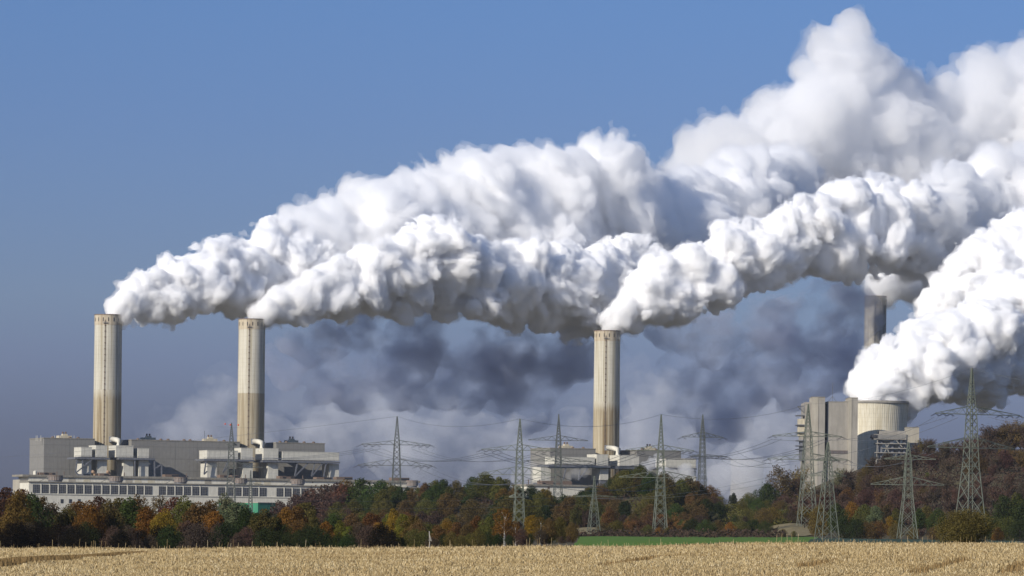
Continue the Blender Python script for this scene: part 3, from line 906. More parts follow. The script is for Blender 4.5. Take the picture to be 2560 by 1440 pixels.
PY = {}
PY['f'] = pylon(993, 1041, 991, 1420, 1500, 6.6, [(1112, 88, 84, 11, 'v', 3), (1164, 96, 88, 17, 'v', 3)], 'green-grey pylon behind the trees where the hall ends', True, 0.15, 0.26)
PY['b'] = pylon(1300, 1047, 1298, 1420, 1130, 5.4, [(1125.5, 95, 88, 14, 'v', 3), (1187, 104, 96, 20, '', 0), (1243, 25, 25, 8, '', 0)], 'pylon with three crossarms standing among orange trees below the mound', False, 0.15, 0.21)
PY['c'] = pylon(1397, 1035, 1394, 1420, 2350, 8.5, [(1101, 76, 74, 12, '', 0), (1153, 80, 84, 10, 'v', 1)], 'dark pylon before the boiler house of the lone chimney', True, 0.2, 0.42)
PY['d'] = pylon(1653, 1036, 1650, 1420, 1270, 5.6, [(1126.5, 88, 84, 14, 'v', 3), (1194, 104, 92, 17, '', 0)], 'tall slim pylon rising from red shrubs beside the meadow', False, 0.15, 0.24)
PY['e'] = pylon(1757, 1036, 1754, 1420, 2350, 8.0, [(1093, 52, 52, 12, 'v', 1), (1141, 30, 62, 5, 'v', 2)], 'distant pylon with drooping insulators beyond the low wood', True, 0.25, 0.42)
PY['g'] = pylon(2021, 1010, 2014, 1420, 1310, 7.4, [(1091, 90, 86, 12, 'v', 1), (1149, 102, 102, 15, 'v', 2)], 'pylon before the unit building, standing on the dry grass bank', False, 0.2, 0.26)
PY['h'] = pylon(2070, 1105, 2066, 1352, 960, 4.6, [(1152, 34, 32, 9, '', 0), (1190, 46, 48, 12, 's', 0)], 'small pylon on splayed feet at the edge of the dark beet field', False, 0.35, 0.17)
PY['i'] = pylon(2271, 1105, 2267, 1347, 1120, 5.0, [(1148, 60, 70, 11, '', 0), (1212, 94, 92, 20, 's', 0)], 'pylon with wide lower crossarm among shrubs before the cooling tower', False, 0.12, 0.20)
PY['j'] = pylon(2430, 920, 2426, 1350, 1220, 7.6, [(1036, 96, 130, 20, 'v', 3), (1120, 116, 116, 26, 's', 3)], 'biggest pylon behind the round leafy bush at the field edge', False, 0.5, 0.27)
PY['k'] = pylon(1486, 1190, 1483, 1345, 1230, 3.6, [(1242, 46, 56, 5, 's', 2)], 'shortest pylon at the corner of the green meadow', False, 0.3, 0.17)
PY['a'] = pylon(579, 1057, 577, 1420, 2300, 9.0, [(1113, 14, 14, 6, '', 0), (1168, 62, 78, 14, '', 0)], 'narrow lattice mast before the longest boiler house', True, 0.2, 0.36)
PY['l'] = pylon(627, 1176, 626, 1420, 2200, 4.0, [(1212, 34, 32, 5, '', 0)], 'small lattice mast before the turbine hall windows', True, 0.2, 0.32)

def wire(a, b, sag, label, r=0.05, n=22):
    a, b = Vector(a), Vector(b)
    pts = []
    for k in range(n + 1):
        t = k / n
        p = a.lerp(b, t); p.z -= 0.5 * sag * 4 * t * (1 - t)
        pts.append(p)
    c = a
    m = MB().tube([p - c for p in pts], r * 0.7, 4)
    o = m.build('power_line', M['wire'])
    o.location = c
    tag(o, label, 'cable', 'overhead power lines')
    return o
def span(p, q, sag, label, r=0.05):
    wire(P(*p), P(*q), sag, label, r)
L_fb = 'thin power cable slung between the hall-end pylon and the three-armed pylon'
for dx, dy in ((0, 0), (25, 0), (50, 0)):
    span((905 + dx, 1122 + dy, 1500), (1206 + dx, 1132 + dy, 1130), 7, L_fb, 0.085)
for dx in (0, 24):
    span((1030 + dx, 1122, 1500), (1340 + dx, 1134, 1130), 7, L_fb, 0.085)
for dx in (0, 30):
    span((1080 - dx, 1172, 1500), (1385 - dx, 1192, 1130), 8, L_fb, 0.085)
span((993, 1041, 1500), (1300, 1047, 1130), 6, 'earth wire between the peaks of the hall-end and three-armed pylons', 0.065)
span((-120, 1150, 2400), (993, 1041, 1500), 4, 'earth wire running from the hall-end pylon past the flue ducts', 0.065)
for k in range(3):
    span((902 + k * 25, 1122, 1500), (560 + k * 40, 1140, 2300), 5, 'cable from the hall-end pylon to the narrow lattice mast', 0.09)
L_bd = 'thin power cable slung between the three-armed pylon and the slim pylon'
for dx in (0, 24, 48, 120, 144):
    span((1206 + dx, 1132, 1130), (1566 + dx, 1133, 1270), 9, L_bd, 0.085)
for dx in (0, 90):
    span((1300 + dx, 1187, 1130), (1650 + dx, 1194, 1270), 9, L_bd, 0.085)
span((1300, 1047, 1130), (1653, 1036, 1270), 6, 'earth wire between the peaks of the three-armed and slim pylons', 0.065)
L_dg = 'thin power cable slung between the slim pylon and the dry grass bank pylon'
for dx in (0, 24, 130, 150):
    span((1569 + dx, 1133, 1270), (1930 + dx, 1098, 1310), 8, L_dg, 0.085)
span((1653, 1036, 1270), (2021, 1010, 1310), 6, 'earth wire between the peaks of the slim and grass bank pylons', 0.065)
L_eg = 'cable running from the distant drooping pylon to the dry grass bank pylon'
for (a, b) in (((1808, 1096), (1930, 1160)), ((1795, 1143), (1918, 1158)), ((1822, 1144), (1975, 1160))):
    span(a + (2350,), b + (1310,), 6, L_eg, 0.1)
L_gj = 'thin power cable slung between the grass bank pylon and the biggest pylon'
for (a, b) in (((2107, 1097), (2336, 1042)), ((2124, 1155), (2318, 1126)), ((2090, 1155), (2350, 1126)), ((1930, 1098), (2365, 1044)), ((1918, 1158), (2395, 1044))):
    span(a + (1310,), b + (1220,), 6, L_gj, 0.07)
span((2021, 1010, 1310), (2430, 920, 1220), 5, 'earth wire between the peaks of the grass bank and biggest pylons', 0.04)
for k in range(4):
    span((2470 + k * 28, 1042, 1220), (2700 + k * 30, 1060, 1150), 3, 'cable leading away from the biggest pylon over the hill crest', 0.065)
span((2430, 920, 1220), (2720, 960, 1150), 3, 'earth wire leading away from the peak of the biggest pylon', 0.04)
L_lr = 'lower cable crossing the wooded mound beneath the pylons'
for py in (1255, 1274):
    span((700, py - 4, 1150), (1483, py - 14, 1230), 1.5, L_lr, 0.035)
    span((1483, 1246, 1230), (2066, py - 100, 960), 5, 'cable from the shortest pylon to the small splayed pylon', 0.035)
# red warning balls on the mast's earth wire
for px, py, lab in ((563, 1060, 'orange warning ball hung beyond the mast peak'), (576, 1062, 'orange warning ball at the mast peak'), (596, 1062.5, 'orange warning ball before the pale chimney shaft')):
    p = P(px, py, 2300)
    o = MB().lathe([(0.05, -0.5), (0.36, -0.36), (0.5, 0), (0.36, 0.36), (0.05, 0.5)], 12).build('warning_ball', M['red_ball'], None, True)
    o.location = p
    tag(o, lab, 'warning ball', 'orange warning balls')
wire(P(540, 1066, 2300), P(640, 1068, 2300), 1.0, 'short stay wire that carries the orange warning balls', 0.05)

# field edge post with a pointed board ------------------------------------------
fp = empty('field_post', tuple(P(1074, 1371, 428.0)), 0.2)
tag(fp, 'weathered post with a narrow grey marker board at the field edge', 'post')
s = 428 / F
MB().tube([(0, 0, -0.5), (0.0, 0, 18 * s), (-0.05, 0, 43 * s)], [0.05, 0.045, 0.05], 7).build('pole', M['wood_post'], fp)
MB().add([(-3 * s, -.06, 19 * s), (5 * s, -.06, 18 * s), (2.5 * s, -.06, 27 * s), (0.6 * s, -.06, 33 * s), (-1.6 * s, -.06, 25 * s),
          (-3 * s, -.11, 19 * s), (5 * s, -.11, 18 * s), (2.5 * s, -.11, 27 * s), (0.6 * s, -.11, 33 * s), (-1.6 * s, -.11, 25 * s)],
         [(4, 3, 2, 1, 0), (5, 6, 7, 8, 9), (0, 1, 6, 5), (1, 2, 7, 6), (2, 3, 8, 7), (3, 4, 9, 8), (4, 0, 5, 9)]).build('board', M['concrete_grey'], fp)

# ------------------------------------------------------------------ trees and shrubs
def leaf_mat(name, translucent=0.25):
    m = bpy.data.materials.new(name)
    m.use_nodes = True
    nt = m.node_tree
    nt.nodes.clear()
    out = node(nt, 'ShaderNodeOutputMaterial')
    oi = node(nt, 'ShaderNodeObjectInfo')
    ge = node(nt, 'ShaderNodeNewGeometry')
    v = ramp(nt, ge.outputs['Random Per Island'], [(0.0, (0.62, 0.64, 0.62)), (0.45, (0.95, 0.95, 0.95)), (0.8, (1.12, 1.08, 1.0)), (1.0, (1.4, 1.3, 1.15))])
    c = mix(nt, 1.0, oi.outputs['Color'], v, 'MULTIPLY')
    d = node(nt, 'ShaderNodeBsdfDiffuse'); nt.links.new(c, d.inputs[0])
    t = node(nt, 'ShaderNodeBsdfTranslucent'); nt.links.new(c, t.inputs[0])
    mx = node(nt, 'ShaderNodeMixShader'); mx.inputs[0].default_value = translucent
    nt.links.new(d.outputs[0], mx.inputs[1]); nt.links.new(t.outputs[0], mx.inputs[2])
    nt.links.new(mx.outputs[0], out.inputs[0])
    return m
M['leaf'] = leaf_mat('leaf')
M['twig'] = leaf_mat('twig', 0.0)

def quads(c, size, r, outward=None):
    """leaf faces: n random diamonds round centres c"""
    n = len(c)
    nr = r.normal(size=(n, 3))
    if outward is not None: nr = nr * 0.9 + outward * 0.8
    nr /= np.linalg.norm(nr, axis=1, keepdims=True)
    h = r.normal(size=(n, 3))
    a = np.cross(nr, h); a /= np.linalg.norm(a, axis=1, keepdims=True)
    b = np.cross(nr, a)
    s = (size * r.uniform(0.6, 1.3, size=(n, 1)))
    v = np.stack([c + a * s, c + b * s * 0.62, c - a * s, c - b * s * 0.62], 1).reshape(-1, 3)
    f = np.arange(n * 4).reshape(-1, 4)
    return v, f

def proto_leafy(seed, H=10.0, bottom=0.16, width=0.42, lobes=18, leaves=3400, leaf=0.26, top_round=0.8, bark='bark', sparse=0.0):
    r = np.random.default_rng(seed)
    tv = MB()
    lean = r.normal(0, 0.25, 2)
    trunk_top = H * 0.72
    tv.tube([(0, 0, -0.6), (0, 0, H * 0.2), (lean[0] * .5, lean[1] * .5, H * 0.45), (lean[0], lean[1], trunk_top)], [H * .022, H * .018, H * .012, H * .004], 6)
    cs, rs = [], []
    for k in range(lobes):
        t = (k + 0.5) / lobes
        z = H * (bottom + (1 - bottom) * (0.08 + 0.84 * t))
        prof = math.sin(math.pi * min(1, (0.16 + 0.84 * t) ** top_round)) ** 0.7
        rr = H * width * prof * r.uniform(0.3, 0.82)
        a = k * 2.4 + r.uniform(-0.5, 0.5)
        c = np.array([rr * math.cos(a) + lean[0] * t, rr * math.sin(a) + lean[1] * t, z])
        cs.append(c); rs.append(H * width * r.uniform(0.24, 0.46) * (0.6 + 0.55 * prof))
        if k % 2 == 0:
            z0 = max(H * 0.12, z - H * r.uniform(0.12, 0.25))
            tv.tube([(lean[0] * .4, lean[1] * .4, min(z0, trunk_top)), tuple((c * 0.5 + np.array([0, 0, z0]) * 0.5)), tuple(c)], [H * .008, H * .005, H * .002], 4)
    w = np.array(rs) ** 2; w /= w.sum()
    V, Fc, n0 = [], [], 0
    for c, rad, ww in zip(cs, rs, w):
        n = max(8, int(leaves * ww))
        d = r.normal(size=(n, 3)); d /= np.linalg.norm(d, axis=1, keepdims=True)
        q = r.uniform(0.35, 1.0, size=(n, 1)) ** 0.45
        q += r.normal(0, 0.06 + sparse * 0.15, size=(n, 1))
        pos = c + d * rad * q * np.array([1, 1, 0.85])
        v, f = quads(pos, leaf, r, d)
        V.append(v); Fc.append(f + n0); n0 += len(v)
    crown = np_mesh('crown', np.concatenate(V), np.concatenate(Fc), M['leaf'])
    return tv.mesh('trunk', M[bark]), crown

def proto_bare(seed, H=10.0, width=0.3, twigs=1500, leaves=500):
    """leafless autumn tree: a brush of thin twigs on rising limbs, a few brown leaves left"""
    r = np.random.default_rng(seed)
    tv = MB()
    tv.tube([(0, 0, -0.6), (0, 0, H * 0.35), (r.normal(0, .2), r.normal(0, .2), H * 0.9)], [H * .016, H * .012, H * .003], 5)
    V, Fc, n0 = [], [], 0
    P0, P1_, W = [], [], []
    for k in range(16):
        a = k * 2.4; z0 = H * r.uniform(0.15, 0.6)
        tip = np.array([math.cos(a) * H * width * r.uniform(.5, 1), math.sin(a) * H * width * r.uniform(.5, 1), min(H, z0 + H * r.uniform(0.25, 0.5))])
        base = np.array([0, 0, z0])
        tv.tube([tuple(base), tuple(base * .5 + tip * .5 + np.array([0, 0, -.2])), tuple(tip)], [H * .006, H * .004, H * .001], 4)
        m = twigs // 16
        t = r.uniform(0.15, 1.0, m)[:, None]
        p = base * (1 - t) + tip * t
        d = r.normal(size=(m, 3)) * np.array([1, 1, 0.5]) + np.array([0, 0, 0.9]); d /= np.linalg.norm(d, axis=1, keepdims=True)
        L = H * r.uniform(0.05, 0.16, (m, 1))
        P0.append(p); P1_.append(p + d * L)
    p, q = np.concatenate(P0), np.concatenate(P1_)
    n = len(p)
    s = np.cross(q - p, r.normal(size=(n, 3))); s /= np.linalg.norm(s, axis=1, keepdims=True)
    v = np.stack([p - s * 0.045, p + s * 0.045, q], 1).reshape(-1, 3)
    f3 = np.arange(n * 3).reshape(-1, 3)
    me = bpy.data.meshes.new('crown')
    li = r.integers(0, n, leaves)
    lv, lf = quads(q[li] + r.normal(0, .2, (leaves, 3)), 0.2, r)
    faces = [tuple(x) for x in f3] + [tuple(x + n * 3) for x in lf]
    me.from_pydata([tuple(x) for x in np.concatenate([v, lv])], [], faces)
    me.materials.append(M['twig'])
    return tv.mesh('trunk', M['bark']), me

KIND = {
    'oak':   [proto_leafy(10 + k, bottom=0.10, width=0.46, lobes=24, leaves=8820, leaf=0.165, top_round=0.85) for k in range(4)],
    'tree':  [proto_leafy(20 + k, bottom=0.20, width=0.34, lobes=20, leaves=7140, leaf=0.158, top_round=0.8) for k in range(4)],
    'ash':   [proto_leafy(30 + k, bottom=0.26, width=0.27, lobes=18, leaves=5460, leaf=0.145, sparse=0.6) for k in range(3)],
    'birch': [proto_leafy(40 + k, bottom=0.22, width=0.30, lobes=20, leaves=4200, leaf=0.125, bark='birch_bark', sparse=1.0) for k in range(2)],
    'shrub': [proto_leafy(50 + k, bottom=0.02, width=0.62, lobes=22, leaves=6720, leaf=0.198, top_round=1.05, sparse=0.3) for k in range(4)],
    'bare':  [proto_bare(60 + k) for k in range(3)],
    'brush': [proto_bare(70 + k, width=0.5, twigs=1900, leaves=1500) for k in range(3)],
    'big':   [proto_leafy(80, H=10, bottom=0.0, width=0.66, lobes=40, leaves=23100, leaf=0.145, top_round=1.1, sparse=0.5)],
}
KNAME = {'oak': 'broad oak', 'tree': 'leafy tree', 'ash': 'slender tree', 'birch': 'birch', 'shrub': 'shrub', 'bare': 'leafless tree', 'brush': 'twiggy thicket shrub', 'big': 'bush'}
COL = {
    'rust': (0.100, 0.056, 0.022), 'orange': (0.155, 0.078, 0.019), 'gold': (0.18, 0.115, 0.02), 'olive': (0.082, 0.078, 0.024),
    'green': (0.042, 0.058, 0.019), 'dark green': (0.024, 0.034, 0.013), 'brown': (0.095, 0.066, 0.028), 'crimson': (0.082, 0.040, 0.026),
    'yellow-green': (0.10, 0.105, 0.02), 'sage': (0.10, 0.105, 0.058), 'dusky': (0.062, 0.044, 0.034), 'ochre': (0.11, 0.08, 0.022),
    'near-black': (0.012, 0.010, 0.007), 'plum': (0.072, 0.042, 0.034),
}
def tree(kind, col, x, y, z, h, place, wide=1.0, r=random):
    tm, cm = r.choice(KIND[kind])
    nm = {'shrub': 'shrub', 'brush': 'shrub', 'big': 'bush', 'birch': 'birch_tree', 'oak': 'oak_tree', 'bare': 'bare_tree'}.get(kind, 'autumn_tree')
    e = empty(nm, (x, y, z), r.uniform(0, 6.28))
    k = h / 10.0
    e.scale = (k * wide * r.uniform(0.92, 1.08), k * wide * r.uniform(0.92, 1.08), k)
    link('trunk', tm, e)
    c = link('crown', cm, e)
    b = [1.18 * q for q in COL[col]]
    j = [r.uniform(0.82, 1.2) for _ in range(3)]
    g = r.uniform(0.85, 1.15)
    c.color = (b[0] * g * j[0] ** .5, b[1] * g * j[1] ** .5, b[2] * g, 1)
    tag(e, '%s %s %s' % (col, KNAME[kind], place), 'shrub' if kind in ('shrub', 'brush') else ('bush' if kind == 'big' else 'tree'), place_group[place])
    return e
place_group = {}
def place(p, g):
    place_group[p] = g
    return p

HEDGE = place('in the hedgerow behind the stubble field', 'trees of the hedgerow behind the field')
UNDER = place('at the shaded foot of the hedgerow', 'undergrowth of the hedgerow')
MOUND = place('on the wooded mound between hall and lone chimney', 'trees on the wooded mound')
KNOLL = place('on the knoll below the lone chimney', 'trees on the knoll')
MEAD = place('along the far edge of the green meadow', 'shrubs along the meadow')
SLOPE = place('on the brown slope below the cooling tower', 'trees on the brown slope')
BEET = place('behind the dark beet field', 'trees behind the beet field')
CREST = place('on the hill crest beyond the biggest pylon', 'trees on the hill crest')
LOW = place('in the low wood beside the unit building', 'trees of the low wood')

def by_top(kind, col, px, py, D, pl, wide=1.0, hmin=2.0):
    p = P(px, py, D)
    z = float(ground_z(p.x, p.y))
    h = max(hmin, p.z - z)
    return tree(kind, col, p.x, p.y, z, h, pl, wide)

# the hedgerow, tree by tree: (column, top row, distance, colour, kind, width)
HR = [(-25, 1222, 700, 'rust', 'oak', 1), (12, 1213, 690, 'crimson', 'tree', 1.1), (40, 1226, 640, 'ochre', 'oak', .8), (62, 1217, 720, 'crimson', 'tree', 1.1), (84, 1232, 650, 'green', 'oak', .85),
      (104, 1236, 700, 'brown', 'ash', 1.1), (122, 1262, 660, 'dusky', 'tree', 1), (150, 1290, 690, 'dark green', 'shrub', 1), (172, 1262, 655, 'olive', 'oak', .8), (200, 1247, 690, 'rust', 'tree', 1.1),
      (222, 1252, 645, 'orange', 'oak', .75), (252, 1236, 700, 'crimson', 'tree', 1.1), (276, 1246, 650, 'brown', 'oak', .8), (300, 1240, 710, 'olive', 'tree', 1.1), (322, 1244, 660, 'green', 'tree', 1.1),
      (345, 1236, 700, 'brown', 'oak', .8), (372, 1262, 640, 'orange', 'ash', 1.3), (398, 1236, 710, 'brown', 'birch', 1.1), (412, 1272, 635, 'gold', 'oak', .8), (436, 1238, 700, 'crimson', 'tree', 1.1),
      (462, 1240, 690, 'olive', 'oak', .8), (490, 1256, 650, 'rust', 'tree', 1.2), (520, 1250, 660, 'rust', 'oak', .8), (536, 1272, 640, 'orange', 'tree', 1.1), (562, 1234, 740, 'sage', 'oak', .85),
      (592, 1250, 700, 'sage', 'tree', 1.2), (612, 1270, 650, 'dark green', 'oak', .8), (640, 1278, 670, 'green', 'tree', 1.2), (662, 1268, 640, 'olive', 'tree', 1.1), (690, 1290, 640, 'dark green', 'oak', .8),
      (712, 1268, 720, 'orange', 'tree', 1.0), (745, 1262, 720, 'rust', 'tree', 1.1), (766, 1250, 760, 'olive', 'tree', 1.1), (742, 1300, 650, 'rust', 'shrub', 1), (785, 1288, 660, 'olive', 'tree', 1.2),
      (812, 1300, 640, 'orange', 'ash', 1.3), (830, 1282, 700, 'green', 'oak', .9), (852, 1298, 640, 'yellow-green', 'tree', 1.0), (884, 1280, 700, 'brown', 'oak', .8), (872, 1312, 630, 'yellow-green', 'tree', .95),
      (905, 1300, 650, 'rust', 'ash', 1.3), (926, 1278, 720, 'rust', 'tree', 1.1), (948, 1302, 660, 'orange', 'tree', 1.0), (968, 1284, 740, 'yellow-green', 'tree', .9), (986, 1268, 720, 'gold', 'tree', .85), (1008, 1280, 700, 'yellow-green', 'tree', 1.0),
      (1030, 1284, 690, 'ochre', 'tree', 1.1), (1048, 1298, 650, 'brown', 'oak', .8), (1072, 1306, 660, 'olive', 'shrub', .9), (1096, 1310, 640, 'rust', 'ash', 1.3), (1118, 1296, 700, 'orange', 'oak', .75),
      (1145, 1302, 690, 'rust', 'tree', 1.1), (1170, 1306, 650, 'brown', 'oak', .8), (1196, 1290, 700, 'rust', 'tree', 1.1), (1216, 1290, 660, 'olive', 'oak', .75), (1243, 1300, 680, 'brown', 'tree', 1.1),
      (1262, 1268, 640, 'orange', 'birch', 1.3), (1290, 1300, 660, 'rust', 'birch', 1.1), (1330, 1284, 700, 'gold', 'tree', 1.0), (1352, 1290, 680, 'ochre', 'birch', 1.2), (1372, 1294, 650, 'brown', 'oak', .85), (1402, 1290, 660, 'olive', 'oak', .85), (1432, 1304, 650, 'brown', 'oak', .8)]
for (px, py, D, col, kind, wd) in HR:
    by_top(kind, col, px, py, D, HEDGE, wd)
UR = random.Random(5)  # dark brush; its near-black leaves also paint in the shade among the trunks
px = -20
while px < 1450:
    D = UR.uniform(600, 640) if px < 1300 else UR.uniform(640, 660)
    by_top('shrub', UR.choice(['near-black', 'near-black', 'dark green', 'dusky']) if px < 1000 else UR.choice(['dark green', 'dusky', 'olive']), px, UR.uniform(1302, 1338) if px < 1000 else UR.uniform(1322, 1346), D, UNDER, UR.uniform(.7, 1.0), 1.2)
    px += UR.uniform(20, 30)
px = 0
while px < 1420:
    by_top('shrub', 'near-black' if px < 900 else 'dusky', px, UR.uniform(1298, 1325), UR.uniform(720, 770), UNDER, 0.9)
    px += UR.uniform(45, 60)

def scatter(n, x0, x1, y0, y1, kinds, cols, hs, pl, seed, ok=None, wide=(0.85, 1.15), mind=3.4):
    r = random.Random(seed)
    done = []
    tries = 0
    while len(done) < n and tries < n * 60:
        tries += 1
        x, y = r.uniform(x0, x1), r.uniform(y0, y1)
        if ok and not ok(x, y): continue
        if any((x - a) ** 2 + ((y - b) * 0.35) ** 2 < mind * mind for a, b in done): continue
        done.append((x, y))
        z = float(ground_z(x, y))
        tree(r.choice(kinds), r.choice(cols), x, y, z, r.uniform(*hs), pl, r.uniform(*wide), r)

# mound between the hall and the lone chimney
scatter(66, -62, 20, 1320, 1480, ['oak', 'oak', 'tree', 'oak', 'ash'], ['green', 'dark green', 'olive', 'brown', 'olive', 'brown', 'ochre', 'green'], (8, 11.5), MOUND, 11,
        lambda x, y: ground_z(x, y) > 1.5, (.95, 1.2), 3.2)
scatter(20, -80, -28, 1200, 1330, ['oak', 'tree', 'bare', 'oak'], ['dusky', 'plum', 'dark green', 'rust', 'brown', 'olive'], (8, 11), MOUND, 12, None, (.85, 1.1), 4.5)
scatter(14, -28, 12, 1180, 1300, ['oak', 'tree', 'shrub'], ['dark green', 'brown', 'olive', 'rust', 'dusky'], (6, 10), MOUND, 13, None, (.85, 1.1), 4.5)
for (px, py, D, col, kind, wd) in ((905, 1192, 1500, 'green', 'oak', .9), (940, 1198, 1480, 'green', 'oak', .95), (800, 1215, 1480, 'plum', 'bare', 1.2), (860, 1212, 1500, 'crimson', 'tree', 1),
                                   (760, 1232, 1450, 'dusky', 'bare', 1.3), (720, 1246, 1450, 'dusky', 'brush', 1.2), (832, 1232, 1420, 'plum', 'bare', 1.3), (775, 1222, 1500, 'dusky', 'oak', 1.0), (812, 1210, 1520, 'plum', 'oak', 1.0), (842, 1206, 1540, 'dusky', 'tree', 1.2), (872, 1200, 1520, 'rust', 'oak', .9), (740, 1236, 1480, 'dusky', 'oak', 1.0), (708, 1250, 1460, 'plum', 'oak', .9), (1000, 1212, 1500, 'dark green', 'oak', .8), (968, 1206, 1490, 'olive', 'oak', .9)):
    by_top(kind, col, px, py, D, MOUND, wd)
# knoll below the lone chimney
scatter(56, 20, 76, 1400, 1580, ['oak', 'oak', 'tree', 'oak'], ['olive', 'brown', 'olive', 'olive', 'green', 'brown', 'dark green'], (8, 11), KNOLL, 21, lambda x, y: ground_z(x, y) > 3.0, (.95, 1.2), 3.0)
scatter(16, 14, 52, 1330, 1400, ['oak', 'shrub', 'tree'], ['brown', 'olive', 'rust', 'dusky'], (6, 8.5), KNOLL, 22, None, (.9, 1.1), 4.2)
# scrub and low wood from the knoll to the unit building
scatter(40, 60, 112, 1330, 1560, ['shrub', 'oak', 'shrub', 'brush'], ['olive', 'ochre', 'brown', 'olive', 'sage', 'green', 'dusky'], (4.5, 7.5), LOW, 31, None, (.85, 1.1), 4.0)
for (px, py, D, col, kind, wd) in ((1918, 1205, 1640, 'green', 'oak', 1), (1948, 1158, 1660, 'brown', 'birch', 1.1), (1972, 1180, 1680, 'dusky', 'bare', 1.1), (1996, 1166, 1700, 'ochre', 'bare', 1.0), (2100, 1168, 1750, 'sage', 'bare', 1.0), (2120, 1172, 1740, 'dusky', 'bare', 1),
                                   (1780, 1212, 1600, 'rust', 'oak', .9), (1835, 1232, 1580, 'dark green', 'tree', .9), (1870, 1232, 1580, 'olive', 'shrub', 1), (1720, 1190, 1560, 'brown', 'tree', 1), (1742, 1200, 1570, 'rust', 'oak', .9)):
    by_top(kind, col, px, py, D, LOW, wd)
# shrubs along the meadow
for (px, py, D, col, kind, wd) in ((1510, 1306, 1235, 'brown', 'shrub', 1), (1545, 1300, 1240, 'ochre', 'shrub', 1.05), (1575, 1298, 1250, 'rust', 'brush', 1), (1600, 1290, 1260, 'crimson', 'brush', 1), (1578, 1322, 1225, 'rust', 'shrub', .7),
                                   (1620, 1312, 1235, 'olive', 'shrub', 1), (1648, 1318, 1230, 'orange', 'shrub', .9), (1668, 1318, 1235, 'ochre', 'shrub', .8), (1700, 1306, 1245, 'rust', 'brush', 1), (1732, 1296, 1250, 'dark green', 'shrub', 1), (1765, 1298, 1240, 'green', 'shrub', 1),
                                   (1795, 1300, 1250, 'brown', 'shrub', 1), (1825, 1306, 1240, 'orange', 'shrub', .8), (1852, 1300, 1245, 'olive', 'shrub', 1), (1885, 1298, 1250, 'dark green', 'shrub', 1), (1912, 1302, 1240, 'green', 'shrub', .95), (1938, 1316, 1235, 'near-black', 'brush', .9), (1958, 1322, 1235, 'brown', 'shrub', .8), (1985, 1330, 1230, 'olive', 'shrub', .8), (2040, 1312, 1240, 'brown', 'shrub', .9), (1640, 1280, 1290, 'crimson', 'brush', 1.2), (1670, 1282, 1290, 'rust', 'brush', 1.1)):
    by_top(kind, col, px, py, D, MEAD, wd, 2.0)
# trees behind the beet field
for (px, py, D, col, kind, wd) in ((2050, 1260, 1230, 'ochre', 'oak', .8), (2090, 1256, 1260, 'green', 'oak', .9), (2112, 1290, 1180, 'dark green', 'shrub', 1), (2140, 1300, 1170, 'dark green', 'shrub', .95), (2130, 1250, 1280, 'orange', 'tree', 1), (2160, 1258, 1270, 'olive', 'oak', .9),
                                   (2168, 1304, 1170, 'brown', 'shrub', .95), (2196, 1300, 1170, 'rust', 'shrub', .95), (2190, 1262, 1260, 'sage', 'tree', 1), (2225, 1288, 1190, 'gold', 'tree', .8), (2238, 1310, 1165, 'brown', 'shrub', .8), (2242, 1268, 1260, 'olive', 'tree', 1),
                                   (2284, 1318, 1150, 'ochre', 'shrub', .8), (2300, 1268, 1260, 'green', 'tree', 1), (2318, 1262, 1270, 'olive', 'oak', .9), (2302, 1318, 1160, 'plum', 'brush', 1), (2345, 1270, 1250, 'green', 'oak', .9), (2336, 1316, 1160, 'brown', 'shrub', .9), (2460, 1262, 1240, 'olive', 'tree', 1), (2495, 1318, 1150, 'orange', 'shrub', .9),
                                   (2520, 1236, 1230, 'green', 'oak', .95), (2548, 1232, 1240, 'yellow-green', 'oak', .9), (2580, 1240, 1230, 'dark green', 'oak', .9), (2550, 1300, 1160, 'dark green', 'shrub', 1.1), (2516, 1292, 1170, 'olive', 'shrub', 1), (2480, 1290, 1180, 'green', 'shrub', 1)):
    by_top(kind, col, px, py, D, BEET, wd, 2.0)
# the brown slope
scatter(120, 100, 225, 1330, 1760, ['bare', 'bare', 'brush', 'bare', 'oak'], ['dusky', 'plum', 'dusky', 'brown', 'plum', 'dusky'], (6.5, 9.5), SLOPE, 41, lambda x, y: abs(x / y) < 0.134, (1.0, 1.35), 3.0)
for (px, py, D, col, kind, wd) in ((2225, 1250, 1420, 'rust', 'tree', 1), (2318, 1258, 1440, 'rust', 'tree', 1.1), (2318, 1180, 1580, 'yellow-green', 'tree', 1), (2340, 1192, 1590, 'orange', 'tree', .8), (2160, 1268, 1400, 'crimson', 'tree', 1), (2060, 1230, 1480, 'crimson', 'tree', 1), (2120, 1218, 1520, 'rust', 'oak', .9), (2480, 1175, 1600, 'crimson', 'tree', 1), (2260, 1232, 1450, 'crimson', 'tree', .9)):
    by_top(kind, col, px, py, D, SLOPE, wd)
r_ = random.Random(9)
px = 2300
while px < 2600:
    top = np.interp(px, [2300, 2380, 2440, 2480, 2520, 2600], [1112, 1106, 1096, 1062, 1052, 1050])
    by_top('bare', r_.choice(['dusky', 'plum', 'brown']), px, top + r_.uniform(-4, 8), 1760 + r_.uniform(-20, 20), CREST, r_.uniform(1.0, 1.4))
    px += r_.uniform(12, 20)
by_top('birch', 'sage', 2566, 1046, 1770, CREST, 1.0)
# the round leafy bush on the field edge
p = P(2410, 1362, 452)
BUSH = place('standing alone at the edge of the stubble field', None)
for (px, py, D, w) in ((2410, 1284, 452, 1.0),):
    t = P(px, py, D); z = field_z(t.x, 430) - 0.2
    e = tree('big', 'olive', t.x, D, float(z), (t.z - float(z)) * 1.12, BUSH, 1.35)
    e['label'] = 'round yellow-flecked leafy bush standing alone at the edge of the stubble field'

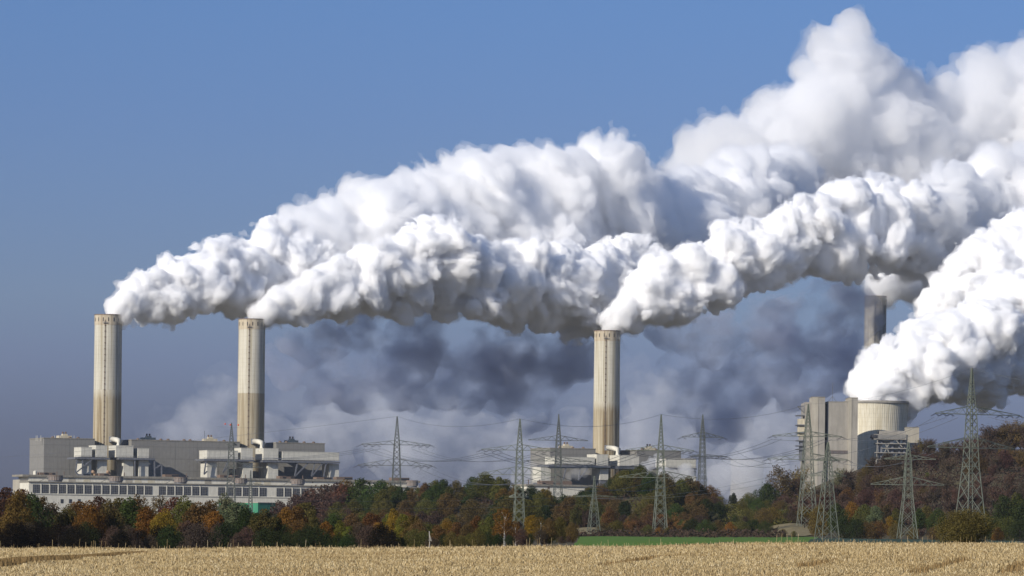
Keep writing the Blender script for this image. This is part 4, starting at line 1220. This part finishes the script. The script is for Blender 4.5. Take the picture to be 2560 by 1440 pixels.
# ------------------------------------------------------------------ low scrub that covers the banks
def scrub(name, label, n, x0, x1, y0, y1, ok, col, hmax, seed, twig=0.6):
    r = np.random.default_rng(seed)
    x = r.uniform(x0, x1, n * 2); y = r.uniform(y0, y1, n * 2)
    k = ok(x, y); x, y = x[k][:n], y[k][:n]
    n = len(x)
    z = ground_z(x, y)
    lump = 0.35 + 0.65 * np.clip(np.sin(x * 0.55 + np.sin(y * .11) * 2) * np.sin(y * 0.13 + x * .2) + 0.5, 0, 1)
    z = z + r.uniform(0, 1, n) ** 0.7 * hmax * lump
    v, f_ = quads(np.stack([x, y, z], 1), 0.42, r, np.tile(np.array([[-0.2, -0.4, 0.6]]), (n, 1)))
    o = link(name, np_mesh(name, v, f_, M['leaf']))
    o.color = COL[col] + (1,)
    return tag(o, label, 'scrub', kind='stuff')
scrub('brown_scrub', 'low brown scrub covering the slope below the cooling tower', 60000, 95, 250, 1230, 1900, lambda x, y: (np.abs(x / y) < 0.14) & (ground_z(x, y) > 4), 'dusky', 3.2, 1)
scrub('olive_scrub', 'low olive scrub covering the bank beside the unit building', 30000, 44, 125, 1340, 1620, lambda x, y: ground_z(x, y) > 2, 'olive', 2.6, 2)
scrub('mound_scrub', 'dark undergrowth covering the wooded mounds', 46000, -85, 80, 1150, 1640, lambda x, y: ~((x > 10) & (x < 36) & (y > 1240) & (y < 1345)), 'dusky', 2.4, 3)

# ------------------------------------------------------------------ stubble
def on_field(px, py):
    D = 300.0
    for _ in range(30):
        p = P(px, py, D)
        z = float(field_z(p.x, p.y))
        a, b = unroll(px, py)
        D = max(120.0, min(FIELD_FAR, (EYE - z) / max(b, 1e-5)))
    return P(px, py, D)
TRACKS = [([(-60, 1428), (60, 1414), (160, 1402), (250, 1392), (330, 1387)], 1.5),
          ([(1500, 1425), (1640, 1396), (1760, 1385), (1900, 1372)], 0.7),
          ([(2000, 1424), (2080, 1408), (2150, 1402)], 0.6), ([(2280, 1440), (2380, 1418), (2420, 1404)], 0.7), ([(2520, 1440), (2570, 1415)], 0.8)]
segs = []
for pts, w in TRACKS:
    q = [on_field(*p) for p in pts]
    for a, b in zip(q[:-1], q[1:]):
        segs.append((np.array([a.x, a.y]), np.array([b.x, b.y]), w))
def track_dist(xy):
    d = np.full(len(xy), 9.0)
    for a, b, w in segs:
        ab = b - a
        t = np.clip(((xy - a) @ ab) / (ab @ ab), 0, 1)
        d = np.minimum(d, np.linalg.norm(xy - (a + t[:, None] * ab), axis=1) / w)
    return d
N = 420000
iy = rng.uniform(1 / (FIELD_FAR + 0.5), 1 / 150.0, N)
yy = 1 / iy
xx = yy * rng.uniform(-0.136, 0.136, N)
# drilled rows run a little askew to the view
rowdir = math.radians(18)
rx = xx * math.cos(rowdir) - yy * math.sin(rowdir)
ry = xx * math.sin(rowdir) + yy * math.cos(rowdir)
rx = np.round(rx / 0.55) * 0.55 + rng.normal(0, 0.10, N)
xx = rx * math.cos(rowdir) + ry * math.sin(rowdir); yy = -rx * math.sin(rowdir) + ry * math.cos(rowdir)
keep = (yy < FIELD_FAR + 0.8) & (yy > 140)
td = track_dist(np.stack([xx, yy], 1))
keep &= (td > 1.0) | (rng.uniform(size=N) < 0.12)
xx, yy, td = xx[keep], yy[keep], td[keep]
n = len(xx)
zz = field_z(xx, yy) - 0.03
hh = rng.uniform(0.16, 0.42, n) * (0.8 + 0.5 * np.sin(xx * 0.31 + 2 * np.sin(yy * 0.045)) * np.sin(yy * 0.09 + xx * 0.05) * 0.6) * np.where(td < 1.0, 0.4, 1.0)
ww = rng.uniform(0.009, 0.024, n) * (0.6 + yy / 300.0)
an = rng.uniform(-0.9, 0.9, n)
lx, ly = rng.normal(0, 0.10, n), rng.normal(0, 0.10, n)
c = np.stack([xx, yy, zz], 1)
s = np.stack([np.cos(an), np.sin(an), np.zeros(n)], 1) * ww[:, None]
tip = c + np.stack([lx, ly, hh], 1)
v = np.stack([c - s, c + s, tip + s * 0.55, tip - s * 0.55], 1).reshape(-1, 3)
def straw_mat(name):
    m = bpy.data.materials.new(name); m.use_nodes = True
    nt = m.node_tree; nt.nodes.clear()
    out = node(nt, 'ShaderNodeOutputMaterial')
    ge = node(nt, 'ShaderNodeNewGeometry')
    cc = ramp(nt, ge.outputs['Random Per Island'], [(0.0, (0.15, 0.10, 0.05)), (0.2, (0.34, 0.26, 0.13)), (0.6, (0.48, 0.385, 0.215)), (0.9, (0.60, 0.50, 0.305)), (1.0, (0.70, 0.62, 0.44))])
    pt = noise_fac(nt, 0.06, (1, 1, 1), 3, 0.6)
    big = ramp(nt, pt, [(0.35, (0.86, 0.80, 0.72)), (0.65, (1.05, 1.03, 1.0))])
    cc = mix(nt, 1.0, cc, big, 'MULTIPLY')
    d = node(nt, 'ShaderNodeBsdfDiffuse'); nt.links.new(cc, d.inputs[0])
    t = node(nt, 'ShaderNodeBsdfTranslucent'); nt.links.new(cc, t.inputs[0])
    mx = node(nt, 'ShaderNodeMixShader'); mx.inputs[0].default_value = 0.2
    nt.links.new(d.outputs[0], mx.inputs[1]); nt.links.new(t.outputs[0], mx.inputs[2])
    nt.links.new(mx.outputs[0], out.inputs[0])
    return m
M['straw'] = straw_mat('straw')
st = link('straw_stubble', np_mesh('straw_stubble', v, np.arange(n * 4).reshape(-1, 4), M['straw']))
tag(st, 'golden cut straw stubble standing in rows on the field', 'stubble', kind='stuff')
M['track'] = grass_mat('track', [(0.3, (0.10, 0.07, 0.04)), (0.6, (0.20, 0.145, 0.075)), (0.8, (0.27, 0.2, 0.11))], 1.5)  # track soil, darkened to paint in the shaded stalk faces beside it
for pts_, w_ in TRACKS[:1]:
    q_ = [on_field(*t_) for t_ in pts_]
    vs_, fs_ = [], []
    for i_, a_ in enumerate(q_):
        d_ = (q_[min(i_ + 1, len(q_) - 1)] - q_[max(i_ - 1, 0)]); d_.z = 0; d_.normalize()
        n_ = Vector((-d_.y, d_.x, 0)) * w_
        for sgn in (-1, -0.4, 0.4, 1):
            c_ = a_ + n_ * sgn
            vs_.append((c_.x, c_.y, float(field_z(c_.x, c_.y)) + (0.03 if abs(sgn) < 1 else 0.01)))
        if i_:
            for k_ in range(3):
                b_ = (i_ - 1) * 4 + k_
                fs_.append((b_, b_ + 1, b_ + 5, b_ + 4))
    tag(link('tractor_track', np_mesh('tractor_track', vs_, fs_, M['track'])), kind='structure')
# tufts left standing along the wheel tracks, their shaded faces painted in as brown
vs_, hs_ = [], []
for pts_, w_ in TRACKS:
    q_ = [on_field(*t_) for t_ in pts_]
    big_ = w_ > 1
    for a_, b_ in zip(q_[:-1], q_[1:]):
        L_ = (b_ - a_).length
        k_ = int(L_ * (150 if big_ else 4))
        t_ = rng.uniform(0, 1, k_)
        x_ = a_.x + (b_.x - a_.x) * t_ + rng.normal(0, 0.25, k_)
        y_ = a_.y + (b_.y - a_.y) * t_ + rng.uniform(0.4, 14.0 if big_ else 3.0, k_)
        vs_.append(np.stack([x_, y_, field_z(x_, y_)], 1)); hs_.append(rng.uniform(0.25, 0.62 if big_ else 0.36, k_) * (1 - 0.5 * ss(240, 330, y_)))
c_ = np.concatenate(vs_); h_ = np.concatenate(hs_); n_ = len(c_)
a_ = rng.uniform(-0.9, 0.9, n_)
s_ = np.stack([np.cos(a_), np.sin(a_), np.zeros(n_)], 1) * rng.uniform(0.012, 0.03, (n_, 1))
t_ = c_ + np.stack([rng.normal(0, .05, n_), rng.normal(0, .05, n_), h_], 1)
M['shade_brown_straw'] = leaf_mat('shade_brown_straw', 0.1)
o = link('shade_brown_straw', np_mesh('shade_brown_straw', np.stack([c_ - s_, c_ + s_, t_ + s_ * .5, t_ - s_ * .5], 1).reshape(-1, 3), np.arange(n_ * 4).reshape(-1, 4), M['shade_brown_straw']))
o.color = (0.21, 0.145, 0.07, 1)
tag(o, 'straw tufts along the wheel tracks, brown painted in for their shaded faces', 'straw', kind='stuff')
# tall dry stalks along the far edge
m = MB(); r2 = random.Random(3)
for k in range(900):
    pxk = r2.uniform(0, 2560)
    a = P(pxk, 1365, FIELD_FAR - r2.uniform(0, 3)); z = float(field_z(a.x, a.y)); h = r2.uniform(0.2, 0.5) if r2.random() < 0.92 else r2.uniform(0.6, 1.2)
    m.bar((a.x, a.y, z - 0.05), (a.x + r2.uniform(-.12, .12), a.y, z + h), 0.025)
o = m.build('edge_grass', M['straw'])
tag(o, 'thin dry grass stalks along the far edge of the stubble', 'grass', kind='stuff')
STEP = 0.35

# ------------------------------------------------------------------ steam and smoke
def wander(path, seed, sat=3, h=0.36):
    """spheres (x, y, z, R) of a plume that swells and wobbles along its path"""
    r = np.random.default_rng(seed)
    K = []
    for px, py, rp, D in path:
        p = P(px, py, D); K.append((p.x, p.y, p.z, rp / F * D))
    K = np.array(K)
    out = []
    for i in range(len(K) - 1):
        a, b = K[i], K[i + 1]
        L = np.linalg.norm(b[:3] - a[:3])
        n = max(1, int(L / (h * min(a[3], b[3]) + 0.5)))
        for k in range(n):
            q = a + (b - a) * (k / n)
            R = q[3] * r.uniform(0.52, 0.68)
            out.append((q[0], q[1], q[2], R))
            for _ in range(sat):
                d = r.normal(size=3); d /= np.linalg.norm(d)
                s_ = r.uniform(0.2, 0.42)
                c = q[:3] + d * q[3] * (1 - s_) * r.uniform(0.8, 1.08)
                out.append((c[0], c[1], c[2], q[3] * s_))
    return np.array(out)

def heap(lst, seed, sat=7, squash=0.9):
    r = np.random.default_rng(seed)
    out = []
    for px, py, rp, D in lst:
        p = np.array(P(px, py, D)); R = rp / F * D
        out.append((*p, R * 0.68))
        for _ in range(sat):
            d = r.normal(size=3); d /= np.linalg.norm(d); d[1] *= squash
            s_ = r.uniform(0.25, 0.5)
            out.append((*(p + d * R * (1 - s_) * r.uniform(.85, 1.05)), R * s_))
    return np.array(out)

def lattice_noise(p, cell, seed):
    """smooth value noise in 0..1 at points p"""
    q = p / cell
    r = np.random.default_rng(seed)
    lo_ = np.floor(q.min(0)).astype(int); hi_ = np.floor(q.max(0)).astype(int) + 2
    T = r.random(tuple(hi_ - lo_ + 1)).astype(np.float32)
    i = np.floor(q).astype(np.int32); f = (q - i).astype(np.float32); i = i - lo_
    f = f * f * (3 - 2 * f)
    v = 0
    for dx in (0, 1):
        wx = f[:, 0] if dx else 1 - f[:, 0]
        for dy in (0, 1):
            wy = f[:, 1] if dy else 1 - f[:, 1]
            for dz in (0, 1):
                wz = f[:, 2] if dz else 1 - f[:, 2]
                v = v + T[i[:, 0] + dx, i[:, 1] + dy, i[:, 2] + dz] * wx * wy * wz
    return v

def cell_noise(p, cell, seed):
    """rounded heads: 1 at cell centres down to about -1 in the creases"""
    q = (p / cell).astype(np.float32)
    r = np.random.default_rng(seed)
    b = np.floor(q - 0.5).astype(np.int32)
    lo_ = b.min(0); n = b.max(0) - lo_ + 2
    J = (0.15 + 0.7 * r.random((*n, 3))).astype(np.float32)
    b0 = b - lo_
    best = np.full(len(q), 9.0, np.float32)
    for dx in (0, 1):
        for dy in (0, 1):
            for dz in (0, 1):
                j = J[b0[:, 0] + dx, b0[:, 1] + dy, b0[:, 2] + dz]
                d = (b[:, 0] + dx + j[:, 0] - q[:, 0]) ** 2 + (b[:, 1] + dy + j[:, 1] - q[:, 1]) ** 2 + (b[:, 2] + dz + j[:, 2] - q[:, 2]) ** 2
                np.minimum(best, d, out=best)
    return 1 - 2.6 * np.minimum(best, 1.0)

def billow_field(S, h, octaves, seed, wisps=0.0):
    """depth below the surface of a turbulent cloud on a grid of step h"""
    amp = sum(a for _, a in octaves)
    m = amp * 1.9 + 4 * h + 2
    lo_ = (S[:, :3] - S[:, 3:4]).min(0) - m; hi_ = (S[:, :3] + S[:, 3:4]).max(0) + m
    n = np.ceil((hi_ - lo_) / h).astype(int) + 1
    G = np.full(n, -60.0, np.float32)
    R = np.full(n, 1.0, np.float32)
    ax = [lo_[k] + h * np.arange(n[k]) for k in range(3)]
    for x, y, z, r in S:
        w = r + m
        a = [np.searchsorted(ax[k], c - w) for k, c in enumerate((x, y, z))]
        b = [np.searchsorted(ax[k], c + w) for k, c in enumerate((x, y, z))]
        sl = tuple(slice(a[k], b[k]) for k in range(3))
        d = np.sqrt(((ax[0][sl[0]] - x) ** 2)[:, None, None] + ((ax[1][sl[1]] - y) ** 2)[None, :, None] + ((ax[2][sl[2]] - z) ** 2)[None, None, :]).astype(np.float32)
        v = r - d
        g = G[sl]
        k = 0.11 * r + 0.3                      # soft union
        hh = np.clip(0.5 + 0.5 * (v - g) / k, 0, 1)
        G[sl] = g * (1 - hh) + v * hh + k * hh * (1 - hh)
        R[sl] = R[sl] * (1 - hh) + r * hh
    flat = G.ravel()
    tot = amp
    sel = np.nonzero((flat > -1.35 * amp - 2 * h) & (flat < 1.5 * amp + 2 * h))[0]
    ny, nz = n[1], n[2]
    i0 = sel // (ny * nz); i1 = (sel // nz) % ny; i2 = sel % nz
    p = np.stack([ax[0][i0], ax[1][i1], ax[2][i2]], 1).astype(np.float32)
    p -= p.min(0)
    rl = R.ravel()[sel]; s_ = flat[sel]
    c0 = octaves[0][0]
    p1 = p + (np.stack([lattice_noise(p, c0 * 1.3, seed * 17 + k) for k in range(3)], 1) - 0.5) * np.float32(c0 * 0.9)
    for k, (cell, a) in enumerate(octaves):
        if k:
            q = np.abs(s_) < 1.45 * tot + 2 * h       # only where the finer heads can still move the skin
            flat[sel[~q]] = s_[~q]
            sel, p, p1, rl, s_ = sel[q], p[q], p1[q], rl[q], s_[q]
        w2 = (np.stack([lattice_noise(p, cell * 1.2, seed * 31 + k * 7 + q_) for q_ in range(3)], 1) - 0.5) * np.float32(cell * 0.7) if k else 0
        s_ = s_ + np.minimum(a, rl * 0.45 * a / octaves[0][1] + a * 0.2) * (cell_noise(p1 + w2, cell, seed * 5 + k) + 0.25)
        tot -= a
    flat[sel] = s_
    G = flat.reshape(n)
    return G, lo_, sel, p

def skin(name, G, lo_, h, iso, base, whole=False):
    import openvdb
    g = openvdb.FloatGrid(background=-60.0)
    g.copyFromArray(np.ascontiguousarray(G))
    v, q = g.convertToQuads(isovalue=float(iso))
    if len(v) == 0: return None
    if whole:
        # keep the one connected body
        lab = np.arange(len(v))
        e0 = np.concatenate([q[:, k] for k in range(4)]); e1 = np.concatenate([q[:, (k + 1) % 4] for k in range(4)])
        while True:
            m_ = np.minimum(lab[e0], lab[e1]); new = lab.copy()
            np.minimum.at(new, e0, m_); np.minimum.at(new, e1, m_)
            new = new[new]
            if (new == lab).all(): break
            lab = new
        u_, c_ = np.unique(lab, return_counts=True)
        q = q[lab[q[:, 0]] == u_[c_.argmax()]]
        us, inv = np.unique(q, return_inverse=True)
        v = v[us]; q = inv.reshape(-1, 4)
    v = v * h + lo_ - np.array(base)
    me = np_mesh(name, v, q[:, ::-1], None, True)
    return me

def steam_mat(name, col, radius, trans=0.0):
    m, nt, b = new_mat(name)
    b.inputs['Base Color'].default_value = col + (1,)
    b.inputs['Roughness'].default_value = 1.0
    b.inputs['Specular IOR Level'].default_value = 0.0
    if radius > 0:
        b.inputs['Subsurface Weight'].default_value = 1.0
        b.inputs['Subsurface Radius'].default_value = (1.0, 1.0, 1.0)
        b.inputs['Subsurface Scale'].default_value = radius
        b.inputs['Subsurface Anisotropy'].default_value = 0.0
    return m

def vapour_mat(name, col, density, cell=0.0, cut=0.45, aniso=0.2):
    m = bpy.data.materials.new(name)
    m.use_nodes = True
    nt = m.node_tree
    nt.nodes.clear()
    out = nt.nodes.new('ShaderNodeOutputMaterial')
    v = nt.nodes.new('ShaderNodeVolumeScatter')
    v.inputs['Color'].default_value = col + (1,)
    v.inputs['Density'].default_value = density
    v.inputs['Anisotropy'].default_value = aniso
    ab = nt.nodes.new('ShaderNodeVolumeAbsorption')
    ab.inputs['Color'].default_value = col + (1,)
    ab.inputs['Density'].default_value = density
    ad = nt.nodes.new('ShaderNodeAddShader')
    nt.links.new(v.outputs[0], ad.inputs[0]); nt.links.new(ab.outputs[0], ad.inputs[1])
    nt.links.new(ad.outputs[0], out.inputs['Volume'])
    if cell > 0:
        # torn smoke: the density itself is uneven
        f = noise_fac(nt, 1.0 / cell, (1, 1, 1.25), 5, 0.62)
        mr = node(nt, 'ShaderNodeMapRange')
        mr.inputs['From Min'].default_value = cut; mr.inputs['From Max'].default_value = cut + 0.22
        mr.inputs['To Min'].default_value = 0.0; mr.inputs['To Max'].default_value = density
        nt.links.new(f, mr.inputs['Value']); nt.links.new(mr.outputs[0], v.inputs['Density']); nt.links.new(mr.outputs[0], ab.inputs['Density'])
        m.cycles.volume_step_rate = STEP
    return m

P1 = [(276, 789, 16, 1500), (300, 772, 30, 1504), (335, 752, 44, 1511), (385, 738, 62, 1522), (440, 722, 74, 1535), (500, 700, 84, 1552),
      (560, 690, 92, 1572), (620, 695, 92, 1592), (690, 670, 105, 1614), (770, 650, 125, 1640)]
P1B = [(760, 640, 122, 1650), (870, 635, 122, 1680), (990, 600, 150, 1720), (1110, 590, 165, 1760), (1230, 580, 178, 1800),
       (1350, 560, 205, 1840), (1450, 555, 210, 1880), (1560, 575, 195, 1930), (1650, 590, 180, 1980), (1750, 560, 150, 2060), (1850, 520, 130, 2140), (1960, 470, 110, 2220)]
P2 = [(640, 797, 15, 1531), (662, 780, 30, 1536), (700, 765, 42, 1542), (750, 752, 50, 1551), (810, 738, 62, 1563), (870, 718, 76, 1577),
      (940, 695, 90, 1593), (1010, 680, 100, 1610), (1090, 668, 105, 1630), (1180, 690, 105, 1652), (1260, 705, 112, 1675), (1350, 710, 125, 1700), (1430, 725, 118, 1730), (1510, 700, 100, 1765), (1590, 660, 85, 1800)]
P3 = [(1520, 827, 15, 1619), (1538, 808, 30, 1622), (1570, 783, 46, 1628), (1620, 745, 68, 1637), (1680, 715, 88, 1648), (1740, 692, 90, 1660),
      (1800, 668, 90, 1672), (1870, 645, 94, 1688), (1950, 615, 98, 1706), (2040, 592, 108, 1728), (2130, 570, 118, 1752), (2200, 562, 116, 1780), (2280, 580, 100, 1810), (2340, 600, 75, 1835)]

# ------------------------------------------------------------------ the plumes
def shift(path, dD=1500):
    return [(a, b, c, d + dD) for a, b, c, d in path]
HAZE = 0.000016
M['steam'] = steam_mat('steam', (0.86, 0.86, 0.865), 4.0)
def vol(name, d, col=(0.9985, 0.9983, 0.9982), cell=0.0, cut=0.45):
    return vapour_mat(name, col, d, cell, cut)
M['vapour_dense'] = vol('vapour_dense', 0.5)
M['fringe'] = vol('fringe', 0.085)
M['fringe_mid'] = vol('fringe_mid', 0.03)
M['fringe_soft'] = vol('fringe_soft', 0.014)
M['vapour_mid'] = vol('vapour_mid', 0.13, (0.995, 0.9948, 0.9949))
M['vapour_soft'] = vol('vapour_soft', 0.05, (0.991, 0.991, 0.992))


def plume(label, base, S, h, octaves, shell, depth, seed, group='white steam plumes', fringe=None):
    G, lo_, idx, pp = billow_field(S, h, octaves, seed)
    e = empty('steam_plume', tuple(base))
    tag(e, label, 'steam plume', group)
    me = skin('vapour', G, lo_, h, 0.0, base)
    me.materials.append(shell); link('vapour', me, e)
    cm = skin('billow', G[::2, ::2, ::2], lo_, h * 2, depth, base, True)
    if cm:
        cm.materials.append(M['steam']); link('billow', cm, e)
    if fringe:
        out_, fm, er = fringe
        n1 = lattice_noise(pp, er, seed + 91) * 0.6 + lattice_noise(pp, er * 0.4, seed + 92) * 0.4
        g_ = G.ravel(); g_[idx] += out_ * (n1 - 0.36) * 3.2; G = g_.reshape(G.shape)
        f_ = skin('fringe', G, lo_, h, 0.0, base)
        f_.materials.append(fm); link('fringe', f_, e)
    print(label[:34], 'quads', len(me.polygons), len(cm.polygons) if cm else 0)
    return e

def drift(label, lst, h, octaves, shell, seed, name='drifting_steam'):
    """thin vapour one can see through"""
    base = P(*[lst[0][k] for k in (0, 1, 3)])
    G, lo_, _, _ = billow_field(heap(lst, seed, 6, 1.0), h, octaves, seed)
    me = skin(name, G, lo_, h, 0.0, base)
    me.materials.append(shell)
    o = link(name, me); o.location = base
    tag(o, label, 'steam', kind='stuff')
    return o

FINE = [(25, 7.0), (11, 4.4), (4.8, 2.4), (2.3, 1.0)]
MIDD = [(36, 10.5), (15, 6.8), (6.4, 3.5)]
BROAD = [(48, 15.5), (20, 10.0), (8.6, 5.2)]
fr_d, fr_m, fr_s = (3.4, M['fringe'], 9.0), (6.0, M['fringe_mid'], 16.0), (10.0, M['fringe_soft'], 30.0)
plume('white steam plume rising from the end chimney of the row', P(271, 787, 3000), wander(shift(P1), 1), 1.2, FINE, M['vapour_dense'], 5.0, 1, fringe=fr_d)
plume('white steam plume rising from the middle chimney', P(630, 798, D2), wander(shift(P2, 1509), 2), 1.2, FINE, M['vapour_dense'], 5.0, 2, fringe=fr_d)
plume('white steam plume rising from the lone chimney above the knoll', P(1518, 827, D3), wander(shift(P3, 1535), 3), 1.25, FINE, M['vapour_dense'], 5.0, 3, fringe=fr_d)
plume('spread out steam bank merging behind the two chimney plumes', P(760, 700, 3150), wander(shift(P1B), 4, 4), 1.8, MIDD, M['vapour_mid'], 13.0, 4, fringe=fr_m)
TOWER = [(2192, 992, 56, 3060), (2198, 972, 72, 3061), (2226, 944, 86, 3066), (2290, 915, 102, 3080), (2380, 890, 126, 3105), (2480, 865, 145, 3130), (2590, 835, 165, 3160), (2740, 780, 190, 3200)]
plume('bright steam cloud pouring from the pale ribbed cooling tower', P(2190, 1003, 3060), wander(TOWER, 6), 1.4, FINE, M['vapour_dense'], 5.0, 6, fringe=fr_d)
TOWER2 = [(2350, 785, 55, 3215), (2385, 745, 66, 3220), (2430, 712, 78, 3225), (2400, 690, 45, 3225), (2480, 672, 95, 3235), (2570, 650, 130, 3250), (2660, 620, 150, 3270)]
plume('bright billow towering above the cooling tower steam', P(2440, 860, 3250), wander(TOWER2, 7), 1.5, FINE, M['vapour_dense'], 5.0, 7, fringe=fr_d)
C4P = [(2192, 735, 18, 3890), (2222, 712, 44, 3895), (2275, 680, 82, 3905), (2340, 640, 112, 3925), (2430, 610, 145, 3950), (2540, 580, 180, 3990), (2680, 540, 200, 4050)]
plume('pale grey steam drifting from the dark sooty chimney', P(2189, 741, D4), wander(C4P, 8), 2.2, MIDD, M['vapour_mid'], 13.0, 8, fringe=fr_m)
UP = [(1765, 374, 63, 4000), (1735, 454, 68, 4000), (1830, 404, 104, 4010), (1840, 514, 104, 4020), (1930, 389, 112, 4030), (2000, 314, 104, 4050), (1950, 484, 112, 4050), (2080, 234, 94, 4080), (2105, 134, 74, 4080), (2130, 76, 40, 4080), (2170, 194, 76, 4090), (2200, 304, 104, 4100), (2060, 384, 122, 4100), (2240, 244, 68, 4110), (2270, 404, 122, 4130), (2180, 454, 122, 4120), (2330, 344, 94, 4150), (2410, 264, 90, 4170), (2440, 204, 68, 4170), (2480, 334, 112, 4190), (2540, 234, 99, 4200), (2600, 314, 162, 4210), (2420, 474, 126, 4180), (2560, 454, 135, 4220), (2340, 544, 108, 4160), (1690, 564, 81, 3980), (1760, 614, 90, 3980), (1900, 564, 90, 4000), (2480, 574, 117, 4150)]
plume('towering soft grey steam bank behind the bright plume', P(2080, 500, 4050), heap(UP, 9), 2.7, BROAD, M['vapour_soft'], 28.0, 9, fringe=fr_s)

MIX = [(2325, 560, 90, 3335), (2310, 640, 70, 3330), (2360, 500, 80, 3360), (2400, 540, 100, 3380), (2400, 630, 95, 3370), (2480, 560, 115, 3470), (2490, 470, 90, 3480), (2560, 510, 140, 3500), (2560, 640, 110, 3490), (2680, 540, 170, 3530)]
plume('hazy steam where the plume of the lone chimney dissolves over the cooling tower', P(2325, 640, 3335), heap(MIX, 12), 2.2, MIDD, M['vapour_mid'], 13.0, 12, fringe=fr_m)

# thin smoke and steam in the shade under the plumes
M['veil_dark'] = vol('veil_dark', 0.08, (0.62, 0.665, 0.80), 46.0, 0.455)
M['veil_pale'] = vol('veil_pale', 0.022, (0.975, 0.976, 0.985), 52.0, 0.45)
M['veil_thin'] = vol('veil_thin', 0.006, (0.85, 0.88, 0.95), 80.0, 0.44)
VOCT = [(70, 20.0), (30, 11.0), (13, 5.0)]
POCT = [(9, 2.6), (4, 1.4)]
drift('dark grey smoke hanging in shade behind the middle chimney', [(745, 850, 50, 3170), (820, 850, 80, 3180), (930, 850, 95, 3220), (1050, 850, 95, 3240), (1150, 870, 80, 3250), (1260, 880, 90, 3270), (1370, 900, 90, 3290), (1450, 870, 80, 3300), (900, 940, 90, 3230), (720, 920, 60, 3200), (1020, 940, 80, 3250), (1130, 960, 80, 3260), (1300, 980, 80, 3280), (800, 930, 70, 3210)], 4.0, VOCT, M['veil_dark'], 31)
drift('dark grey smoke sagging below the bright plume of the lone chimney', [(1660, 815, 32, 3260), (1720, 835, 52, 3270), (1790, 850, 66, 3290), (1850, 860, 60, 3300), (1930, 820, 85, 3310), (2030, 830, 110, 3330), (1960, 910, 85, 3330), (1880, 960, 70, 3330), (2100, 800, 80, 3340), (1800, 1020, 70, 3330), (2080, 890, 80, 3340), (2000, 980, 70, 3340), (1700, 960, 60, 3330)], 4.0, VOCT, M['veil_dark'], 32)
drift('pale steam clouds lying behind the boiler houses', [(540, 1000, 52, 4200), (600, 1050, 80, 4220), (500, 1070, 60, 4200), (440, 1120, 60, 4200), (660, 1120, 90, 4200), (870, 1020, 75, 4250), (940, 1060, 95, 4260), (820, 1090, 90, 4250), (1000, 1130, 90, 4260)], 4.0, VOCT, M['veil_pale'], 33)
drift('pale steam clouds lying low beyond the wooded mound', [(1110, 1050, 60, 4300), (1060, 1120, 90, 4300), (1180, 1130, 90, 4300), (1290, 1150, 90, 4300), (1400, 1120, 80, 4300), (1460, 1160, 80, 4300)], 4.0, VOCT, M['veil_pale'], 34)
drift('pale steam clouds rising between the lone chimney and the unit building', [(1640, 990, 62, 4150), (1690, 1060, 85, 4150), (1610, 1100, 80, 4150), (1760, 1130, 80, 4150), (1930, 1040, 70, 4180), (1900, 1110, 95, 4180), (1990, 1090, 80, 4180), (1840, 1170, 80, 4150), (1860, 1190, 70, 4150), (1880, 1150, 70, 4150), (1850, 1170, 60, 4300), (1870, 1190, 60, 4350), (2000, 1180, 80, 4150)], 4.0, VOCT, M['veil_pale'], 35)
drift('thin bluish smoke spread low along the whole plant', [(420, 1080, 60, 4500), (560, 980, 60, 4500), (720, 960, 90, 4500), (900, 940, 110, 4500), (1080, 950, 120, 4520), (1270, 970, 120, 4520), (1440, 1000, 110, 4540), (1600, 1000, 100, 4540), (1760, 980, 110, 4550), (1900, 980, 110, 4550), (2060, 960, 110, 4560), (1000, 1080, 130, 4500), (1300, 1090, 130, 4500), (1600, 1110, 130, 4500)], 4.0, VOCT, M['veil_thin'], 36)
drift('pale steam screening the far cooling tower', [(1850, 1175, 40, 4300), (1800, 1190, 36, 4300), (1890, 1180, 40, 4300), (1860, 1145, 34, 4300), (1930, 1170, 36, 4300)], 2.5, [(26, 8.0), (11, 4.0)], vol('screen', 0.03, (0.985, 0.985, 0.99)), 39)
M['puff'] = vol('puff', 0.10)
drift('small white steam puff before the boiler house of the lone chimney', [(1606, 1186, 10, 3060), (1618, 1168, 16, 3060), (1632, 1158, 17, 3060), (1645, 1146, 13, 3060), (1690, 1190, 20, 3060), (1715, 1180, 22, 3060), (1660, 1184, 20, 3060)], 1.0, POCT, M['puff'], 37, 'steam_puff')
drift('faint steam wisp under the flue deck', [(1425, 1192, 10, 3050), (1440, 1185, 14, 3050), (1330, 1180, 30, 3120), (1300, 1190, 24, 3120), (1460, 1180, 12, 3050)], 1.0, POCT, vol('wisp', 0.035), 38, 'steam_puff')

# ------------------------------------------------------------------ the air
hz_m = bpy.data.materials.new('haze')
hz_m.use_nodes = True
nt = hz_m.node_tree; nt.nodes.clear()
out = nt.nodes.new('ShaderNodeOutputMaterial')
pv = nt.nodes.new('ShaderNodeVolumePrincipled')
pv.inputs['Color'].default_value = (0.72, 0.82, 1.0, 1)
pv.inputs['Density'].default_value = HAZE
pv.inputs['Density Attribute'].default_value = ''
pv.inputs['Anisotropy'].default_value = 0.0
nt.links.new(pv.outputs[0], out.inputs['Volume'])
if HAZE > 0:
    o = MB().box(-2600, 2600, -500, 5600, -60, 520).build('haze', hz_m)
    tag(o, 'thin bluish autumn haze over the whole plain', 'haze', kind='stuff')
